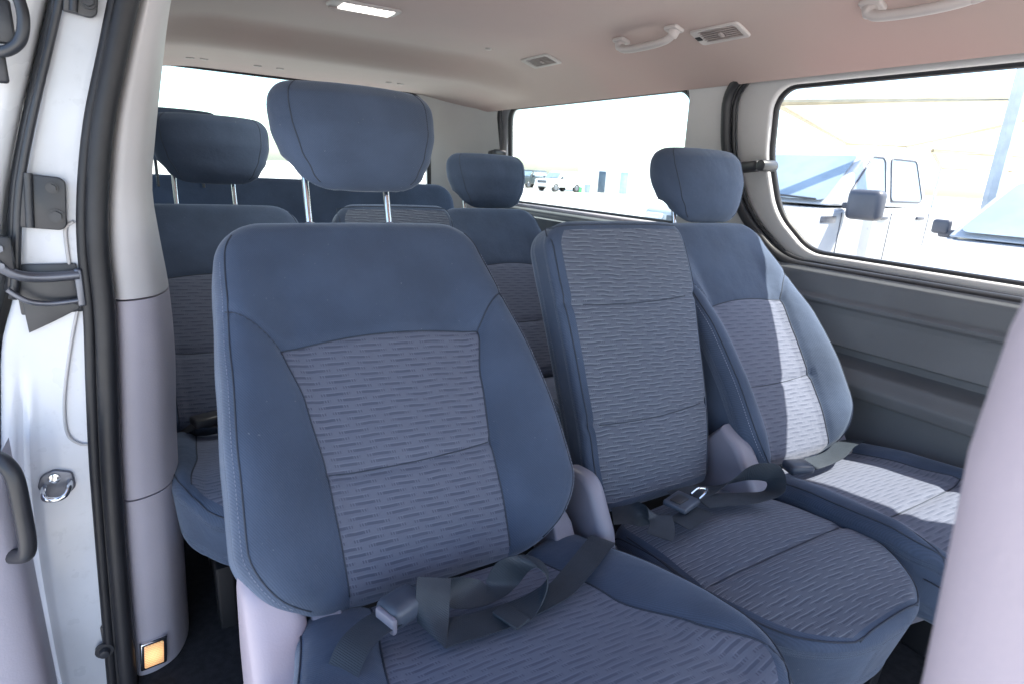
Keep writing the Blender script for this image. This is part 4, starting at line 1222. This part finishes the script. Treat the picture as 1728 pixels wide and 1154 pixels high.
def vehicle(name, label, cat, loc, rz, prof, W, cab, wheels, paint, wr=.35, pick=False, group=None, mirror='cargrey', handles=True, ms=1.0):
    """prof: side outline of the lower body (x from nose to tail, z); cab: dict of greenhouse points"""
    root = empty(name, loc, rz, label=label, cat=cat, group=group)
    b = MB(); b.prism(roundpoly([(x, z, .08) for x, z in prof], 5), 1, -W / 2, W / 2, .07, 4); b.build('body', M[paint], root, 50)
    xa, xr0, xr1, xc, zb, zt = cab      # base of windscreen, roof front, roof rear, base of rear glass, belt, roof
    hw, ht = W / 2 - .07, W / 2 - .20
    def sec(x0, x1, z, h): return [(x0, -h, z), (x1, -h, z), (x1, h, z), (x0, h, z)]
    b = MB()
    loft(b, [sec(xa, xc, zb - .03, hw), sec(xr0, xr1, zt - .06, ht), sec(xr0 + .12, xr1 - .12, zt, ht - .12)])
    bmesh.ops.bevel(b.bm, geom=b.bm.edges[:], offset=.03, segments=3, profile=.5, affect='EDGES')
    b.build('cabin', M[paint], root, 60)
    def on_side(x, z, sd, off=.006):
        t = (z - zb) / (zt - .06 - zb); return V((x, sd * (lerp(hw, ht, t) + off), z))
    zl, zu = zb + .04, zt - .13
    def xl(z): return lerp(xa, xr0, (z - zb) / (zt - .06 - zb))
    def xh(z): return lerp(xc, xr1, (z - zb) / (zt - .06 - zb))
    def pane_(name, pts, mat='carglass', th=.012):
        bb = MB(); c = [V(p) for p in pts]; vs = [bb.bm.verts.new(p) for p in c]; bb.bm.faces.new(vs)
        n = (c[1] - c[0]).cross(c[2] - c[0]).normalized() * th
        r = bmesh.ops.extrude_face_region(bb.bm, geom=bb.bm.faces[:]); 
        for v in [v for v in r['geom'] if isinstance(v, bmesh.types.BMVert)]: v.co += n * 0
        bmesh.ops.solidify(bb.bm, geom=bb.bm.faces[:], thickness=th) if False else None
        return bb.build(name, M[mat], root, 30)
    doors = cab_doors[name] if name in cab_doors else 2
    for sd in (-1, 1):
        xs0 = xl(zl) + .28; xs1 = xh(zl) - .14; mid = lerp(xs0, xs1, .52)
        for k_ in range(2):
            a0, a1 = (xs0, mid - .06) if k_ == 0 else (mid + .06, xs1)
            u0 = a0 + ((xl(zu) - xl(zl)) * .85 if k_ == 0 else .015); u1 = a1 - (.02 if k_ == 0 else (xh(zl) - xh(zu)) * .9 + .02)
            pts = [on_side(a0, zl, sd), on_side(a1, zl, sd), on_side(u1, zu, sd), on_side(u0, zu, sd)]
            bb = MB(); quad(bb, pts, .06); bb.build('side_glass', M['carglass'], root, 30)
            bb = MB(); bb.tube(rounded3(pts, .06), .012, 8, True); bb.build('window_gasket', M['cargrey'], root, 180)
            if handles:
                h_ = MB(); p = on_side(a1 - .14, zb - .16, sd, .0); p.y = sd * (W / 2 + .01)
                h_.box(p, (.20, .035, .04), .012); h_.build('door_handle', M[mirror], root)
        bb = MB(); pp = [on_side(mid - .05, zl, sd, .004), on_side(mid + .05, zl, sd, .004), on_side(mid + .05, zu, sd, .004), on_side(mid - .03, zu, sd, .004)]
        quad(bb, pp, .004); bb.build('door_pillar', M['galv'], root, 30)
        mm = MB(); mx = xl(zl) + (.16 if ms > 1 else .22); my = W / 2 + .15
        mm.box((mx, sd * lerp(W / 2, my, ms), zb + (.06 * ms if ms <= 1 else -.0)), (.13 * ms, .25 * ms, .22 * ms), .045 * ms, None, 4); mm.box((mx + .02, sd * (W / 2 + .03), zb - .02), (.08, .14, .07), .02)
        mm.build('door_mirror', M[mirror], root, 60)
        for gx in ((xs0 - .16, mid, xs1 + .10) if handles else ()):
            bb = MB(); bb.box((gx, sd * (W / 2 + .0), (zb + .6) / 2 - .04), (.014, .012, zb - .72), .003); bb.build('door_gap', M['cargrey'], root)
        if ms > 1:
            bb = MB(); bb.box((xs0 - .42, sd * (W / 2 + .004), zb - .18), (.30, .014, .075), .006); bb.build('badge', M['steel'], root)
        for wx in wheels: car_wheel(root, wx, sd * (W / 2 - .11), wr, .24, sd)
    # windscreen and rear glass
    def fr(x0, x1, name):
        def pt(t, s): 
            z = lerp(zb, zt - .06, t); h = lerp(hw, ht, t) - .07
            return V((lerp(x0, x1, t) + (-.012 if x1 > x0 else .012), s * h, z + .006))
        pts = [pt(.03, -1), pt(.03, 1), pt(.88, 1), pt(.88, -1)]
        bb = MB(); quad(bb, pts, .07); return bb.build(name, M['carglass'], root, 30)
    ws = fr(xa, xr0, 'windscreen'); fr(xc, xr1, 'rear_glass')
    bb = MB(); bb.tube([(xa - .03, -hw + .15, zb + .03), (xa - .01, -.1, zb + .06), (xa - .01, .2, zb + .07)], .012, 6); bb.build('wiper', M['black'], root)
    nose = min(p[0] for p in prof); zh = max(z for x, z in prof if x < nose + .3)
    bb = MB(); bb.box((nose - .004, 0, zh - .22), (.03, W * .55, .22), .02); bb.build('grille', M['cargrey'], root)
    for sd in (-1, 1):
        bb = MB(); bb.box((nose + .012, sd * (W / 2 - .22), zh - .18), (.06, .3, .16), .03, None, 3); bb.build('headlight', M['lampglass'], root)
    return root
cab_doors = {}
def rounded3(pts, r, seg=4):
    o = pts[0]; ex = (pts[1] - pts[0]).normalized(); nz = ex.cross(pts[3] - pts[0]).normalized(); ey = nz.cross(ex)
    flat = [((p - o).dot(ex), (p - o).dot(ey), r) for p in pts]
    return [o + ex * a + ey * c for a, c in roundpoly(flat, seg)]
def quad(bb, pts, r):
    bb.bm.faces.new([bb.bm.verts.new(p) for p in rounded3(pts, r)])

PICK = [(.5, .45), (.52, 1.16), (.62, 1.24), (1.55, 1.34), (3.55, 1.36), (3.6, 1.34), (5.7, 1.33), (5.72, .55), (5.5, .42), (.7, .38)]
vehicle('pickup_truck', 'white crew cab pickup truck with dark mirrors parked outside the large side window', 'pickup', (5.15, 4.94, GZ), R(1.0), PICK, 2.0,
        (1.5, 2.35, 3.62, 3.82, 1.40, 2.08), (1.25, 4.55), 'carpaint', .4, True, ms=1.5)
SED = [(0, .40), (.0, .72), (.12, .84), (1.2, 1.02), (3.3, 1.04), (4.5, 1.06), (4.62, .95), (4.6, .42), (4.3, .28), (.3, .25)]
SED = [(0, .45), (.0, .95), (.12, 1.06), (1.2, 1.22), (3.3, 1.25), (4.5, 1.25), (4.62, 1.1), (4.6, .45), (4.3, .35), (.3, .32)]
vehicle('parked_car', 'white car nose-on at right edge of the large side window, only its front showing', 'car', (4.45, 1.42, GZ), R(2), SED, 1.9,
        (1.15, 1.95, 3.6, 4.25, 1.26, 1.80), (.85, 3.6), 'carpaint', .36, ms=.55)
SUV = [(0, .5), (.02, .95), (.15, 1.05), (1.2, 1.12), (4.3, 1.15), (4.55, 1.0), (4.55, .45), (.2, .38)]
def suv(label, loc, rz, paint, grp=None):
    vehicle('parked_car', label, 'car', loc, rz, SUV, 1.85, (1.15, 1.75, 4.0, 4.4, 1.12, 1.75), (.85, 3.6), paint, .37, group=grp, handles=False)
suv('white estate vehicle far off, largest of the distant cars seen through the rear side window', (29.8, 44.2, GZ), R(12), 'paint')
suv('dark vehicle far off behind the distant white cars', (32.0, 52.0, GZ), R(20), 'darkcar')
suv('small white car far off, partly behind the rear far headrest', (27.2, 45.8, GZ), R(70), 'paint')

# white building with two doorways
bd = empty('white_building', (38.0, 44.5, GZ), R(-40), label='plain white building far off with a dark doorway and a pale blue doorway', cat='building')
b = MB(); b.box((2.5, 3, 1.9), (11.5, 6, 3.8), .05); b.build('wall', M['building'], bd)
b = MB(); b.box((2.5, 3, 3.9), (12, 6.5, .25), .04); b.build('roof', M['building'], bd)
b = MB(); b.box((-1.0, -.03, 1.0), (.66, .08, 1.9), .01); b.build('door', M['door'], bd)
b = MB(); b.box((1.05, -.03, 1.0), (.7, .08, 1.9), .01); b.build('door', M['bluedoor'], bd)
for (x, y, m_, lab, h) in ((34.0, 44.5, 'green', 'green wheeled bin in front of the far white building', .8), (34.8, 44.0, 'greybin', 'pale grey bin beside the green bin', .65)):
    rt = empty('wheeled_bin', (x, y, GZ), R(30), label=lab, cat='bin')
    b = MB(); b.box((0, 0, h / 2), (.55, .55, h), .04, None, 2, 1.12); b.build('bin_body', M[m_], rt)
    b = MB(); b.box((0, 0, h + .05), (.66, .66, .08), .03); b.build('lid', M['door'] if m_ == 'green' else M[m_], rt)

# pole and shade canopies over the parking bays
rt = empty('lamp_post', (8.3, 3.12, GZ), label='tall grey steel post at the right of the large side window', cat='post')
b = MB(); b.cyl((0, 0, 0), (0, 0, 5.2), .085, 8); b.build('pole', M['galv'], rt, 30)
b = MB(); b.box((0, 0, .02), (.4, .4, .04), .005); b.build('base_plate', M['galv'], rt)
def canopy(label, pts, z, posts):
    c = V((sum(p[0] for p in pts) / len(pts), sum(p[1] for p in pts) / len(pts), GZ))
    rt = empty('shade_canopy', c, label=label, cat='canopy', group='shade canopies over the car park')
    n = 10; b = MB()
    A, B_, C_, D = [V((p[0], p[1], z)) - c for p in pts]
    P = []
    for i in range(n + 1):
        row = []
        for j in range(n + 1):
            p = A.lerp(B_, i / n).lerp(D.lerp(C_, i / n), j / n); p.z -= .18 * math.sin(math.pi * i / n) * math.sin(math.pi * j / n); row.append(p)
        P.append(row)
    b.grid(P); b.build('canvas', M['canvas'], rt, 180)
    b = MB(); b.tube([A, B_, C_, D], .06, 8, True); b.build('edge_frame', M['frame'], rt, 60)
    for p in posts:
        b = MB(); q_ = V((p[0], p[1], 0)) - V((c.x, c.y, 0)); b.cyl((q_.x, q_.y, 0), (q_.x, q_.y, z - GZ), .06, 10); b.build('post', M['galv'], rt)

canopy('large cream shade canopy above the parked pickup truck', [(11.0, 8.2), (22.0, 13.1), (23.4, 11.7), (13.0, 3.4)], 3.2, [(22.0, 13.1), (23.4, 11.7)])
canopy('smaller cream shade canopy farther back, between the truck and the grey post', [(22.8, 10.6), (38.0, 17.0), (40.0, 14.4), (26.5, 8.6)], 3.0, [(38.0, 17.0), (40.0, 14.4)])

# ------------------------------------------------------------------ light
SUN_EL, SUN_AZ = R(55.2), (math.sin(R(45)), -math.cos(R(45)))
W = bpy.data.worlds.new('World'); S.world = W; W.use_nodes = True
nt = W.node_tree; bg = nt.nodes['Background']
sky = nt.nodes.new('ShaderNodeTexSky'); sky.sky_type = 'NISHITA'; sky.sun_disc = False
sky.sun_elevation = SUN_EL
sky.sun_rotation = math.atan2(SUN_AZ[0], SUN_AZ[1])
sky.air_density = 1.0; sky.dust_density = 1.5; sky.ozone_density = 1.5
nt.links.new(sky.outputs[0], bg.inputs[0]); bg.inputs[1].default_value = SKY_STRENGTH
sl_ = bpy.data.lights.new('sun', 'SUN'); sl_.energy = SUN_STRENGTH; sl_.angle = R(.5); sl_.color = (1, .94, .82)
so = bpy.data.objects.new('sun', sl_); COL.objects.link(so)
d = V((SUN_AZ[0] * math.cos(SUN_EL), SUN_AZ[1] * math.cos(SUN_EL), math.sin(SUN_EL)))
so.rotation_euler = d.to_track_quat('Z', 'Y').to_euler()

# ------------------------------------------------------------------ camera
cam = bpy.data.cameras.new('camera'); co = bpy.data.objects.new('camera', cam); COL.objects.link(co)
r_ = V((0.85467, -0.51669, 0.05174)); f_ = V((0.50934, 0.81497, -0.27622)); u_ = r_.cross(f_)
m = Matrix((r_, u_, -f_)).transposed().to_4x4(); m.translation = V((0, 0, 1.62))
co.matrix_world = m
cam.sensor_width = 36; cam.lens = 36 * 1000 / 1728; cam.clip_start = .02; cam.clip_end = 2000
cam.dof.use_dof = True; cam.dof.focus_distance = 1.35; cam.dof.aperture_fstop = 9
S.camera = co
S.view_settings.view_transform = 'Standard'; S.view_settings.look = 'None'
S.view_settings.exposure = 0; S.view_settings.gamma = 1
S.cycles.max_bounces = 12; S.cycles.diffuse_bounces = 8; S.cycles.transparent_max_bounces = 16
S.cycles.use_denoising = True
